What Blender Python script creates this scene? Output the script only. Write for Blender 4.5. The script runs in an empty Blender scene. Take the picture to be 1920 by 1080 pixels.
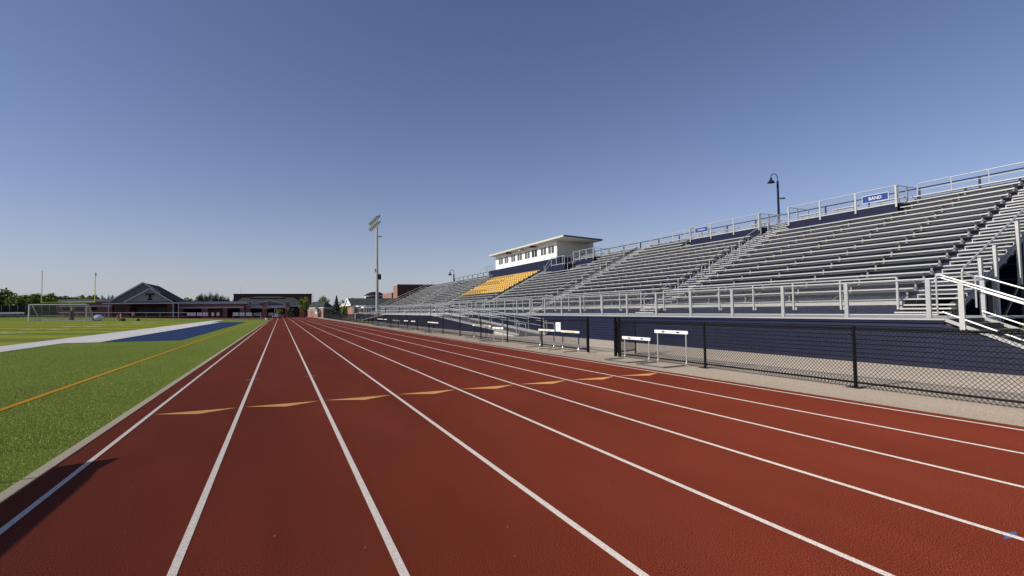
import bpy, bmesh, math, random
import numpy as np
from math import sin, cos, pi, radians, sqrt, atan2, tan, hypot
from mathutils import Matrix, Vector

S = bpy.context.scene
COL = S.collection
random.seed(7)

# ------------------------------------------------------------------ camera
F_PX, YAW, PITCH, ROLL = 947.645, 0.429836, 0.041638, -0.0142857
CAM = np.array([1.7867, 0.0, 1.5175])
fw = np.array([sin(YAW) * cos(PITCH), cos(YAW) * cos(PITCH), sin(PITCH)])
rt = np.array([cos(YAW), -sin(YAW), 0.0])
up = np.cross(rt, fw)
rr = rt * cos(ROLL) + up * sin(ROLL)
uu = -rt * sin(ROLL) + up * cos(ROLL)
cam_d = bpy.data.cameras.new('camera')
cam = bpy.data.objects.new('camera', cam_d)
COL.objects.link(cam)
M = Matrix.Identity(4)
for r in range(3):
    M[r][0], M[r][1], M[r][2], M[r][3] = rr[r], uu[r], -fw[r], CAM[r]
cam.matrix_world = M
cam_d.sensor_width = 36.0
cam_d.lens = F_PX / 1920 * 36
cam_d.clip_start = 0.05
cam_d.clip_end = 4000
S.camera = cam

# ------------------------------------------------------------------ sky, sun, exposure
SUN_EL = radians(35.5)
SUN_DIR = Vector((-cos(SUN_EL), 0.035, sin(SUN_EL))).normalized()      # towards the sun
SKY_STRENGTH, SUN_STRENGTH, EXPOSURE = 0.087, 4.9, 0.08
world = bpy.data.worlds.new('World')
S.world = world
world.use_nodes = True
wn = world.node_tree
bg = wn.nodes['Background']
sky = wn.nodes.new('ShaderNodeTexSky')
sky.sky_type = 'NISHITA'
sky.sun_disc = False
sky.sun_elevation = SUN_EL
sky.sun_rotation = math.atan2(SUN_DIR.x, SUN_DIR.y)
sky.altitude = 200
sky.air_density = 1.0
sky.dust_density = 0.35
sky.ozone_density = 3.2
tint = wn.nodes.new('ShaderNodeVectorMath'); tint.operation = 'MULTIPLY'
tint.inputs[1].default_value = (1.14, .965, 1.06)
wn.links.new(sky.outputs['Color'], tint.inputs[0])
# low pale haze band: the air near the horizon
wtc = wn.nodes.new('ShaderNodeTexCoord'); wsep = wn.nodes.new('ShaderNodeSeparateXYZ')
wn.links.new(wtc.outputs['Generated'], wsep.inputs[0])
wab = wn.nodes.new('ShaderNodeMath'); wab.operation = 'ABSOLUTE'; wn.links.new(wsep.outputs['Z'], wab.inputs[0])
wml = wn.nodes.new('ShaderNodeMath'); wml.operation = 'MULTIPLY'; wml.inputs[1].default_value = -1 / .085; wn.links.new(wab.outputs[0], wml.inputs[0])
wex = wn.nodes.new('ShaderNodeMath'); wex.operation = 'EXPONENT'; wn.links.new(wml.outputs[0], wex.inputs[0])
wmf = wn.nodes.new('ShaderNodeMath'); wmf.operation = 'MULTIPLY'; wmf.inputs[1].default_value = .92; wn.links.new(wex.outputs[0], wmf.inputs[0])
wmx = wn.nodes.new('ShaderNodeMix'); wmx.data_type = 'RGBA'
wn.links.new(wmf.outputs[0], wmx.inputs['Factor']); wn.links.new(tint.outputs['Vector'], wmx.inputs['A'])
wmx.inputs['B'].default_value = (4.45, 5.0, 5.95, 1)
wn.links.new(wmx.outputs['Result'], bg.inputs['Color'])
bg.inputs['Strength'].default_value = SKY_STRENGTH
sd = bpy.data.lights.new('sun', 'SUN')
sd.energy = SUN_STRENGTH
sd.angle = radians(0.53)
sd.color = (1.0, 0.93, 0.83)
sun = bpy.data.objects.new('sun', sd)
COL.objects.link(sun)
sun.rotation_euler = (-SUN_DIR).to_track_quat('-Z', 'Y').to_euler()
S.view_settings.view_transform = 'Standard'
S.view_settings.look = 'None'
S.view_settings.gamma = 1
S.view_settings.exposure = EXPOSURE
S.render.engine = 'CYCLES'
S.cycles.use_denoising = True
S.cycles.max_bounces = 5

# ------------------------------------------------------------------ helpers
def ray(x, y):
    a, b = (x - 960) / F_PX, (540 - y) / F_PX
    return rr * a + uu * b + fw
def onY(x, y, Y):
    d = ray(x, y); return CAM + d * (Y / d[1])
def onX(x, y, X):
    d = ray(x, y); return CAM + d * ((X - CAM[0]) / d[0])
def zg(X):
    if X > -1: return 0.0
    if X > -10: return 0.01 * (-1 - X)
    if X > -50: return 0.09 + 0.03 * (-10 - X)
    return 1.29

def tag(o, label=None, cat=None, group=None, kind=None):
    if label: o['label'] = label
    if cat: o['category'] = cat
    if group: o['group'] = group
    if kind: o['kind'] = kind
    return o
def empty(name, loc=(0, 0, 0), rz=0.0, label=None, cat=None, group=None):
    o = bpy.data.objects.new(name, None)
    COL.objects.link(o)
    o.empty_display_size = 0.3
    o.location = loc
    o.rotation_euler = (0, 0, rz)
    return tag(o, label, cat, group)
def copy_tree(o, parent=None):
    c = o.copy(); COL.objects.link(c)
    if parent is not None:
        c.parent = parent
        c.matrix_parent_inverse = o.matrix_parent_inverse.copy()
    for ch in list(o.children): copy_tree(ch, c)
    return c

class MB:
    """collects shapes in world (or local) coordinates and links them as one mesh"""
    def __init__(s): s.v = []; s.f = []; s.m = []; s.cur = 0
    def add(s, vs, fs):
        n = len(s.v); s.v += [tuple(map(float, p)) for p in vs]
        s.f += [tuple(i + n for i in f) for f in fs]; s.m += [s.cur] * len(fs)
        return s
    def box(s, x0, y0, z0, x1, y1, z1):
        x0, x1 = min(x0, x1), max(x0, x1); y0, y1 = min(y0, y1), max(y0, y1); z0, z1 = min(z0, z1), max(z0, z1)
        return s.add([(x0, y0, z0), (x1, y0, z0), (x1, y1, z0), (x0, y1, z0), (x0, y0, z1), (x1, y0, z1), (x1, y1, z1), (x0, y1, z1)],
                     [(0, 3, 2, 1), (4, 5, 6, 7), (0, 1, 5, 4), (1, 2, 6, 5), (2, 3, 7, 6), (3, 0, 4, 7)])
    def bar(s, p, q, w, h=None, upv=(0, 0, 1)):
        h = h or w
        p, q = Vector(p), Vector(q); d = (q - p)
        if d.length < 1e-6: return s
        d.normalize(); u = Vector(upv)
        if abs(d.dot(u)) > .98: u = Vector((0, 1, 0)) if abs(d.y) < .9 else Vector((1, 0, 0))
        a = d.cross(u).normalized(); b = a.cross(d).normalized()
        vs = []
        for c in (p, q):
            for i, j in ((-1, -1), (1, -1), (1, 1), (-1, 1)): vs.append(c + a * (i * w / 2) + b * (j * h / 2))
        return s.add(vs, [(0, 1, 2, 3), (7, 6, 5, 4), (0, 4, 5, 1), (1, 5, 6, 2), (2, 6, 7, 3), (3, 7, 4, 0)])
    def tube(s, p, q, r, n=8, r2=None, caps=True):
        r2 = r if r2 is None else r2
        p, q = Vector(p), Vector(q); d = (q - p)
        if d.length < 1e-6: return s
        d.normalize(); u = Vector((0, 0, 1)) if abs(d.z) < .95 else Vector((1, 0, 0))
        a = d.cross(u).normalized(); b = a.cross(d)
        vs = [c + (a * cos(2 * pi * k / n) + b * sin(2 * pi * k / n)) * rad for c, rad in ((p, r), (q, r2)) for k in range(n)]
        fs = [(k, (k + 1) % n, n + (k + 1) % n, n + k) for k in range(n)]
        if caps: fs += [tuple(range(n))[::-1], tuple(range(n, 2 * n))]
        return s.add(vs, fs)
    def path(s, pts, r, n=8):
        for a, b in zip(pts[:-1], pts[1:]): s.tube(a, b, r, n)
        return s
    def prism(s, poly, ax, a, b):
        """poly: 2-D outline; extruded along axis ax ('x','y','z') from a to b"""
        def P(u, v, w): return {'x': (w, u, v), 'y': (u, w, v), 'z': (u, v, w)}[ax]
        n = len(poly)
        vs = [P(u, v, a) for u, v in poly] + [P(u, v, b) for u, v in poly]
        fs = [tuple(range(n)), tuple(range(n, 2 * n))[::-1]] + [(k, n + k, n + (k + 1) % n, (k + 1) % n) for k in range(n)]
        return s.add(vs, fs)
    def quad(s, *p): return s.add(p, [tuple(range(len(p)))])
    def lathe(s, c, prof, n=16):
        vs = [(c[0] + r * cos(2 * pi * k / n), c[1] + r * sin(2 * pi * k / n), c[2] + z) for r, z in prof for k in range(n)]
        fs = [(j * n + k, j * n + (k + 1) % n, (j + 1) * n + (k + 1) % n, (j + 1) * n + k) for j in range(len(prof) - 1) for k in range(n)]
        return s.add(vs, fs)
    def build(s, name, mat, parent=None, local=True, bevel=0, smooth=False, recalc=True):
        me = bpy.data.meshes.new(name)
        off = Vector((0, 0, 0))
        if parent is not None and not local: off = parent.matrix_world.translation if False else Vector(parent.location)
        vs = [(x - off.x, y - off.y, z - off.z) for x, y, z in s.v] if parent is not None and not local else s.v
        me.from_pydata(vs, [], s.f)
        mats = mat if isinstance(mat, (list, tuple)) else [mat]
        for m_ in mats: me.materials.append(m_)
        if len(mats) > 1: me.polygons.foreach_set('material_index', s.m)
        if recalc:
            bm = bmesh.new(); bm.from_mesh(me); bmesh.ops.recalc_face_normals(bm, faces=bm.faces); bm.to_mesh(me); bm.free()
        if smooth: me.polygons.foreach_set('use_smooth', [True] * len(me.polygons))
        me.update()
        o = bpy.data.objects.new(name, me)
        COL.objects.link(o)
        if parent is not None: o.parent = parent
        if bevel:
            b = o.modifiers.new('bevel', 'BEVEL'); b.width = bevel; b.segments = 2; b.limit_method = 'ANGLE'
        return o

def fastmesh(name, verts, faces, mat, parent=None):
    """verts (n,3) numpy, faces (m,k) numpy"""
    me = bpy.data.meshes.new(name)
    k = faces.shape[1]
    me.vertices.add(len(verts)); me.vertices.foreach_set('co', np.asarray(verts, np.float32).ravel())
    me.loops.add(faces.size); me.loops.foreach_set('vertex_index', faces.astype(np.int32).ravel())
    me.polygons.add(len(faces)); me.polygons.foreach_set('loop_start', np.arange(len(faces), dtype=np.int32) * k)
    me.polygons.foreach_set('loop_total', np.full(len(faces), k, np.int32))
    me.materials.append(mat); me.update(calc_edges=True); me.validate()
    o = bpy.data.objects.new(name, me); COL.objects.link(o)
    if parent is not None: o.parent = parent
    return o

# ------------------------------------------------------------------ materials
def srgb(r, g, b):
    f = lambda c: (c / 255 / 12.92) if c <= 10 else ((c / 255 + .055) / 1.055) ** 2.4
    return (f(r), f(g), f(b), 1)
def mat(name, col, rough=.6, metal=0.0, noise=0.0, nscale=6.0, bump=0.0, bscale=40.0, spec=.22, col2=None, droug=0.0, stretch=None, coat=0):
    m = bpy.data.materials.new(name); m.use_nodes = True
    nt = m.node_tree; N = nt.nodes; L = nt.links
    p = N['Principled BSDF']
    p.inputs['Base Color'].default_value = (*col[:3], 1)
    p.inputs['Roughness'].default_value = rough
    p.inputs['Metallic'].default_value = metal
    p.inputs['Specular IOR Level'].default_value = spec
    p.inputs['Diffuse Roughness'].default_value = droug
    if coat: p.inputs['Coat Weight'].default_value = coat
    tc = N.new('ShaderNodeTexCoord')
    src = tc.outputs['Object']
    if stretch:
        mp = N.new('ShaderNodeMapping'); mp.inputs['Scale'].default_value = stretch
        L.new(src, mp.inputs['Vector']); src = mp.outputs['Vector']
    if noise or col2:
        n = N.new('ShaderNodeTexNoise'); n.inputs['Scale'].default_value = nscale; n.inputs['Detail'].default_value = 5
        n.inputs['Roughness'].default_value = .65
        L.new(src, n.inputs['Vector'])
        r = N.new('ShaderNodeValToRGB'); r.color_ramp.elements[0].position = .3; r.color_ramp.elements[1].position = .7
        c2 = col2 if col2 else tuple(c * (1 + noise) for c in col[:3])
        c1 = col if col2 else tuple(c * (1 - noise) for c in col[:3])
        r.color_ramp.elements[0].color = (*c1[:3], 1); r.color_ramp.elements[1].color = (*[min(c, 1) for c in c2[:3]], 1)
        L.new(n.outputs['Fac'], r.inputs['Fac']); L.new(r.outputs['Color'], p.inputs['Base Color'])
    if bump:
        n2 = N.new('ShaderNodeTexNoise'); n2.inputs['Scale'].default_value = bscale; n2.inputs['Detail'].default_value = 4
        L.new(src, n2.inputs['Vector'])
        b = N.new('ShaderNodeBump'); b.inputs['Strength'].default_value = bump; b.inputs['Distance'].default_value = .01
        L.new(n2.outputs['Fac'], b.inputs['Height']); L.new(b.outputs['Normal'], p.inputs['Normal'])
    return m

def granular(name, dark, light, scale, bump, dist, big=0.12, sparkle=None, rough=.85, lines=None, droug=.6):
    """crumb surface: fine grains in colour and relief with slow worn patches"""
    m = bpy.data.materials.new(name); m.use_nodes = True
    nt = m.node_tree; N = nt.nodes; L = nt.links
    p = N['Principled BSDF']; p.inputs['Roughness'].default_value = rough
    p.inputs['Specular IOR Level'].default_value = .04; p.inputs['Diffuse Roughness'].default_value = droug
    tc = N.new('ShaderNodeTexCoord'); src = tc.outputs['Object']
    v = N.new('ShaderNodeTexNoise'); v.inputs['Scale'].default_value = scale; v.inputs['Detail'].default_value = 3; v.inputs['Roughness'].default_value = .7
    L.new(src, v.inputs['Vector'])
    r = N.new('ShaderNodeValToRGB'); r.color_ramp.elements[0].position = .41; r.color_ramp.elements[1].position = .60
    r.color_ramp.elements[0].color = (*dark[:3], 1); r.color_ramp.elements[1].color = (*light[:3], 1)
    L.new(v.outputs['Fac'], r.inputs['Fac'])
    out = r.outputs['Color']
    n = N.new('ShaderNodeTexNoise'); n.inputs['Scale'].default_value = .55; n.inputs['Detail'].default_value = 6; n.inputs['Roughness'].default_value = .6
    mp = N.new('ShaderNodeMapping'); mp.inputs['Scale'].default_value = (1.4, .35, 1); L.new(src, mp.inputs['Vector']); L.new(mp.outputs['Vector'], n.inputs['Vector'])
    mr = N.new('ShaderNodeMapRange'); mr.inputs['From Min'].default_value = .3; mr.inputs['From Max'].default_value = .7
    mr.inputs['To Min'].default_value = 1 - big; mr.inputs['To Max'].default_value = 1 + big
    L.new(n.outputs['Fac'], mr.inputs['Value'])
    mx = N.new('ShaderNodeVectorMath'); mx.operation = 'SCALE'; L.new(out, mx.inputs[0]); L.new(mr.outputs['Result'], mx.inputs['Scale'])
    L.new(mx.outputs['Vector'], p.inputs['Base Color'])
    b = N.new('ShaderNodeBump'); b.inputs['Strength'].default_value = bump; b.inputs['Distance'].default_value = dist
    L.new(v.outputs['Fac'], b.inputs['Height']); L.new(b.outputs['Normal'], p.inputs['Normal'])
    return m

def brick(name, c1, c2, mortar, sc=1.0, axis='y'):
    m = bpy.data.materials.new(name); m.use_nodes = True
    nt = m.node_tree; N = nt.nodes; L = nt.links
    p = N['Principled BSDF']; p.inputs['Roughness'].default_value = .85
    tc = N.new('ShaderNodeTexCoord'); sp = N.new('ShaderNodeSeparateXYZ'); cb = N.new('ShaderNodeCombineXYZ')
    L.new(tc.outputs['Object'], sp.inputs[0])
    ad = N.new('ShaderNodeMath'); ad.operation = 'ADD'; L.new(sp.outputs['X'], ad.inputs[0]); L.new(sp.outputs['Y'], ad.inputs[1])
    L.new(ad.outputs[0], cb.inputs['X']); L.new(sp.outputs['Z'], cb.inputs['Y'])
    b = N.new('ShaderNodeTexBrick'); b.inputs['Scale'].default_value = 4 * sc; b.inputs['Color1'].default_value = (*c1[:3], 1)
    b.inputs['Color2'].default_value = (*c2[:3], 1); b.inputs['Mortar'].default_value = (*mortar[:3], 1); b.inputs['Mortar Size'].default_value = .02
    L.new(cb.outputs[0], b.inputs['Vector'])
    n = N.new('ShaderNodeTexNoise'); n.inputs['Scale'].default_value = .8; n.inputs['Detail'].default_value = 4; L.new(tc.outputs['Object'], n.inputs['Vector'])
    mr = N.new('ShaderNodeMapRange'); mr.inputs['To Min'].default_value = .75; mr.inputs['To Max'].default_value = 1.25; L.new(n.outputs['Fac'], mr.inputs['Value'])
    mx = N.new('ShaderNodeVectorMath'); mx.operation = 'SCALE'; L.new(b.outputs['Color'], mx.inputs[0]); L.new(mr.outputs['Result'], mx.inputs['Scale'])
    L.new(mx.outputs['Vector'], p.inputs['Base Color'])
    return m

TRACK = granular('track_rubber', (.022, .0035, .0015), (.285, .057, .029), 150, .9, .007, .15, droug=1.0)
PAINT = granular('track_paint', (.36, .31, .27), (.80, .73, .67), 170, .8, .004, .06)
GOLD = granular('gold_paint', (.38, .17, .05), (.66, .37, .14), 170, .8, .004, .05)
TAPE = mat('blue_tape', (.09, .13, .26), .7, noise=.2, nscale=60)
CONC = granular('concrete', (.27, .232, .19), (.44, .385, .325), 90, .5, .003, .1, rough=.9)
CURB = granular('curb_concrete', (.28, .24, .17), (.46, .405, .31), 120, .4, .003, .12, rough=.9)
TURF = granular('turf', (.055, .085, .010), (.245, .31, .05), 120, 1.0, .012, .1, droug=.3)
TURF2 = granular('turf_pale', (.15, .17, .008), (.36, .37, .03), 120, 1.0, .012, .1, droug=.3)
FIELDW = granular('field_white', (.50, .48, .46), (.72, .70, .67), 150, .7, .006, .08)
FIELDB = granular('field_blue', (.010, .022, .065), (.040, .068, .165), 150, .8, .006, .08)
FIELDO = granular('field_orange', (.36, .17, .012), (.62, .33, .03), 150, .8, .006, .06)
GROUND = mat('ground_dirt_grass', (.05, .065, .025), .95, col2=(.09, .10, .045), nscale=.4, bump=.3, bscale=3)
ASPH = mat('asphalt', (.05, .05, .052), .9, noise=.2, nscale=3, bump=.3, bscale=60)
ALU = mat('aluminium', (.55, .55, .53), .45, .5, noise=.10, nscale=3, stretch=(4, .5, 4))
ALUD = mat('aluminium_weathered', (.40, .40, .385), .5, .35, noise=.15, nscale=2, stretch=(4, .5, 4))
POSTM = mat('post_metal', (.50, .50, .46), .5, .2, noise=.08, nscale=8)
STAIRM = mat('shaded_stair', (.10, .095, .08), .7, .1, noise=.3, nscale=6)  # stair metal darkened to paint in the shade on the treads
BRKT = mat('bracket_metal', (.26, .26, .26), .55, .4, noise=.15, nscale=8)
GALV = mat('galvanised', (.48, .49, .48), .45, .5, noise=.12, nscale=8)
WIRE = mat('galvanised_wire', (.22, .23, .23), .4, .3)
NAVY = mat('navy_paint', (.0095, .0125, .036), .5, 0, noise=.18, nscale=1.2, bump=.05, bscale=20)
NAVYR = mat('navy_riser', (.026, .030, .056), .5, 0, noise=.2, nscale=1.5)
BLACKV = mat('black_vinyl', (.005, .005, .006), .35, 0, noise=.3, nscale=20, spec=.2)
WHITE = mat('white_paint', (.80, .80, .78), .5, noise=.03, nscale=4)
WHITEM = mat('white_metal', (.78, .78, .77), .4, noise=.03, nscale=4, bump=.03, bscale=30)
CREAM = mat('cream_siding', (.60, .58, .52), .6, noise=.05, nscale=3)
FASC = mat('roof_fascia', (.10, .10, .105), .6, noise=.1)
FASCL = mat('pale_fascia', (.55, .52, .45), .6, noise=.06)
GLASSD = mat('window_screen', (.085, .092, .085), .35, 0, noise=.2, nscale=4)
GLASSD2 = mat('open_window', (.015, .02, .016), .2, 0, noise=.2, nscale=4)
YELS = mat('yellow_seat_plastic', (.70, .43, .08), .45, noise=.08, nscale=10)
CREAMB = mat('cream_board', (.72, .69, .56), .5, noise=.08, nscale=8)
NAVYM = mat('navy_metal', (.012, .014, .11), .35, .1)
CHROME = mat('chrome_leg', (.68, .68, .68), .25, .9)
STEEL = mat('dull_steel', (.20, .20, .19), .45, .6)
BRICK = brick('red_brick', (.36, .12, .085), (.26, .085, .062), (.16, .12, .10))
BRICKO = brick('orange_brick', (.31, .155, .105), (.24, .12, .08), (.25, .19, .15))
BRICKD = brick('dark_and_shaded_brick', (.12, .04, .032), (.085, .03, .025), (.06, .045, .04))  # real dark brick, also the painted shade side of orange brick walls
SHING = mat('dark_shingle', (.006, .007, .013), .8, noise=.35, nscale=2, bump=.4, bscale=12)
SHINGG = mat('grey_green_shingle', (.038, .043, .040), .85, noise=.3, nscale=2, bump=.4, bscale=12)
GREYS = mat('grey_siding', (.20, .205, .225), .7, noise=.08, nscale=3)
GREYS2 = mat('pale_grey_siding', (.30, .30, .31), .7, noise=.08, nscale=3)
TRIM = mat('pale_trim', (.52, .52, .53), .6, noise=.05)
DARKIN = mat('dark_recess', (.01, .01, .012), .6)
GYEL = mat('goalpost_yellow', (.55, .53, .14), .5, noise=.05)
LEAF = [mat('leaf_%s' % n, c, .6, col2=c2, nscale=1.4) for n, c, c2 in (
    ('dark', (.09, .13, .035), (.18, .235, .065)), ('mid', (.12, .175, .04), (.25, .31, .07)),
    ('pale', (.075, .09, .05), (.14, .15, .085)), ('bright', (.09, .12, .016), (.20, .22, .035)), ('conifer', (.03, .045, .026), (.06, .085, .045)))]
BARK = mat('bark', (.06, .045, .033), .9, noise=.3, nscale=8)
SKIN = mat('skin', (.42, .24, .17), .6)
SIGNB = mat('sign_blue', (.018, .055, .22), .5, noise=.05)
EMBL = mat('emblem_navy', (.012, .012, .03), .5)
RED = mat('red_cloth', (.45, .03, .03), .8)
DCL = mat('dark_cloth', (.02, .02, .025), .85)
KHAKI = mat('khaki_cloth', (.45, .38, .28), .85)

# ------------------------------------------------------------------ ground, track, field (setting)
def sheet(name, polys, mat_, lift, kind='structure', X0=None):
    """flat sheets following zg(X); polys: list of (x0,x1,y0,y1) rects or vertex lists"""
    mb = MB()
    for q in polys:
        if len(q) == 4 and not hasattr(q[0], '__len__'):
            x0, x1, y0, y1 = q
            xs = [x0] + [b for b in (-50, -10, -1) if x0 < b < x1] + [x1]
            for a, b in zip(xs[:-1], xs[1:]):
                mb.quad((a, y0, zg(a) + lift), (b, y0, zg(b) + lift), (b, y1, zg(b) + lift), (a, y1, zg(a) + lift))
        else:
            mb.quad(*[(x, y, zg(x) + lift) for x, y in q])
    o = mb.build(name, mat_, recalc=False)
    return tag(o, kind=kind)

sheet('ground', [(-1500, 1500, -60, 2500)], GROUND, -.016)
LW = 1.22
XL, XR, FX0 = -.27, 9.98, 11.42
sheet('track', [(XL, XR, -14, 186)], TRACK, 0)
# far curve of the oval
CX, CY, RI, RO = -34.0, 112.0, 33.73, 44.0
ring = []
NR = 40
for k in range(NR):
    a0, a1 = pi * k / NR, pi * (k + 1) / NR
    for r0, r1 in ((RI, (RI + RO) / 2), ((RI + RO) / 2, RO)):
        ring.append([(CX + r * cos(a), CY + r * sin(a)) for r, a in ((r0, a0), (r1, a0), (r1, a1), (r0, a1))])
sheet('track_curve', ring, TRACK, -.004)
sheet('parking_asphalt', [(-60, 60, 158, 230)], ASPH, -.010)
# lane lines and small marks
ln = []
for n in range(9):
    x = n * LW
    ln.append((x - .026, x + .026, -10, 184))
for x, y in ((.34, 22.4), (1.22, 12.95), (2.44, 12.9), (3.66, 12.85), (4.88, 12.8)):
    ln.append((x - .13, x + .13, y - .012, y + .012))
sheet('lane_markings', ln, PAINT, .004)
ex = []
for n in range(8):
    a, b = n * LW + .045, (n + 1) * LW - .045
    mx_ = a + (b - a) * .53
    ex.append([(a, 9.20), (b, 9.26), (b, 9.275), (mx_ - .05, 9.30), (a, 9.22)])
    ex[-1] = [(a, 9.245), (mx_ - .06, 8.98), (b, 9.235), (b, 9.265), (mx_ + .02, 9.235), (a, 9.265)]
ex2 = []
for n in range(8):
    a, b = n * LW + .045, (n + 1) * LW - .045
    m1 = a + (b - a) * .55
    ex2.append([(a, 9.27), (m1, 8.97), (b, 9.27)])
sheet('exchange_marks', ex2, GOLD, .0045)
def onZ0(x, y):
    d = ray(x, y); q_ = CAM - d * (CAM[2] / d[2]); return (q_[0], q_[1])
sheet('blue_tape_mark', [[onZ0(1881, 1000), onZ0(1884, 1011.5), onZ0(1908, 1008), onZ0(1905, 996.5)]], TAPE, .002)
# curb along the inner edge, rounded concrete
cb = MB()
cb.box(-.385, -14, -.05, -.272, 112, .009)
arc = [(CX + (RI - .005) * cos(pi * k / 40), CX + (RI - .15) * cos(pi * k / 40), CY + (RI - .005) * sin(pi * k / 40), CY + (RI - .15) * sin(pi * k / 40)) for k in range(41)]
for a, b in zip(arc[:-1], arc[1:]):
    cb.quad((a[0], a[2], zg(a[0]) + .02), (b[0], b[2], zg(b[0]) + .02), (b[1], b[3], zg(b[1]) + .02), (a[1], a[3], zg(a[1]) + .02))
tag(cb.build('track_curb', CURB), kind='structure')
# outer strip of concrete and plaza up to the grandstand
STRIP = granular('strip_gravel', (.22, .178, .133), (.41, .35, .28), 70, .6, .006, .1, rough=.9)
sheet('concrete_apron', [(FX0, 15.62, -14, 108)], CONC, .004)
sheet('track_side_strip', [(XR, FX0, -14, 108)], STRIP, .004)
sheet('plaza_paving', [(10.0, 40, 108.01, 157.9)], CONC, .003)
sheet('stand_ground', [(15.63, 60, -14, 107.9)], ASPH, .002)

# turf: disc segment + rectangle
tf = [(-67.6, -.387, -14, CY)]
for k in range(40):
    a0, a1 = pi * k / 40, pi * (k + 1) / 40
    r = RI - .15
    x0, x1 = CX + r * cos(a0), CX + r * cos(a1)
    tf.append([(x0, CY), (x0, CY + r * sin(a0)), (x1, CY + r * sin(a1)), (x1, CY)])
sheet('turf_field', tf, TURF, -.002)
# alternate paler bands between yard lines and yard lines
YL0, YARD = 21.9, 4.572
bands, yl, hash_ = [], [], []
for k in range(0, 19):
    y = YL0 + k * YARD
    if k % 2 == 0 and k < 18: bands.append((-58, -10.25, y + .06, y + YARD - .06))
    yl.append((-58, -10.25, y - .06, y + .06))
sheet('turf_bands', bands, TURF2, .003)
FL = mat('faded_line', (.26, .33, .14), .9, noise=.15, nscale=8)
sheet('yard_lines', yl, FL, .006)
hs = []
for k in range(0, 17):
    for j in range(1, 5):
        y = YL0 + k * YARD + j * YARD / 5
        for xh in (-11.2, -26.4, -41): hs.append((xh - .32, xh + .32, y - .05, y + .05))
sheet('hash_marks', hs, FL, .007)
nm = []
for k in range(0, 17, 2):
    y = YL0 + k * YARD
    for xx in (-18.2, -16.4): nm.append((xx - .6, xx + .6, y - .9, y - .3)); nm.append((xx - .6, xx - .3, y + .3, y + .9)); nm.append((xx + .3, xx + .6, y + .25, y + .9))
sheet('yard_numbers', nm, FIELDW, .008)
sheet('sideline_border', [(-10.25, -8.46, -14, 116), (-8.45, -6.98, 33.7, 93.3)], FIELDW, .008)
sheet('coaching_box', [(-6.97, -3.28, 33.7, 93.3)], FIELDB, .008)
sheet('orange_boundary_line', [(-2.35, -2.235, -14, 112)], FIELDO, .006)

# blades of the turf near the camera (one uncountable mass)
rng = np.random.default_rng(3)
def blades(n, x0, x1, y0, y1, h, w, skip=None):
    x = rng.uniform(x0, x1, n); y = y0 + (y1 - y0) * rng.random(n) ** 1.5
    if skip is not None:
        k = ~((x > -2.37) & (x < -2.21)); x, y = x[k], y[k]; n = len(x)
    z = np.where(x > -1, 0, .01 * (-1 - x))
    a = rng.uniform(0, 2 * pi, n); lean = rng.uniform(.1, .9, n) * h; hh = h * rng.uniform(.5, 1.1, n)
    a2 = rng.uniform(0, 2 * pi, n)
    v = np.empty((n, 3, 3))
    v[:, 0] = np.c_[x - np.cos(a) * w, y - np.sin(a) * w, z]
    v[:, 1] = np.c_[x + np.cos(a) * w, y + np.sin(a) * w, z]
    v[:, 2] = np.c_[x + np.cos(a2) * lean, y + np.sin(a2) * lean, z + hh]
    return v.reshape(-1, 3)
v = np.vstack([blades(150000, -4.6, -.395, 5.2, 14, .017, .0020, 1), blades(110000, -9, -.395, 7.5, 30, .018, .0040, 1)])
BLADE = mat('turf_blade', (.09, .135, .014), .5, col2=(.46, .50, .13), nscale=40, spec=.1)
tag(fastmesh('turf_blades', v, np.arange(len(v)).reshape(-1, 3), BLADE), 'short green artificial grass pile beside the track curb', 'grass', kind='stuff')
# crumbs and dry leaves on the track
db = MB()
for k in range(80):
    x, y = random.uniform(-.2, 9.8), 1.6 + 14 * random.random() ** 1.6
    s_ = random.uniform(.002, .006); a = random.uniform(0, pi)
    db.add([(x - s_, y, .005), (x + s_ * cos(a), y - s_ * .5, .009), (x + s_, y + s_ * .6, .006), (x, y + s_, .012)], [(0, 1, 2, 3), (0, 1, 3)])
tag(db.build('track_crumbs', mat('dry_crumb', (.45, .38, .28), .8, noise=.3)), 'pale specks of debris scattered over the red track', 'debris', kind='stuff')

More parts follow.
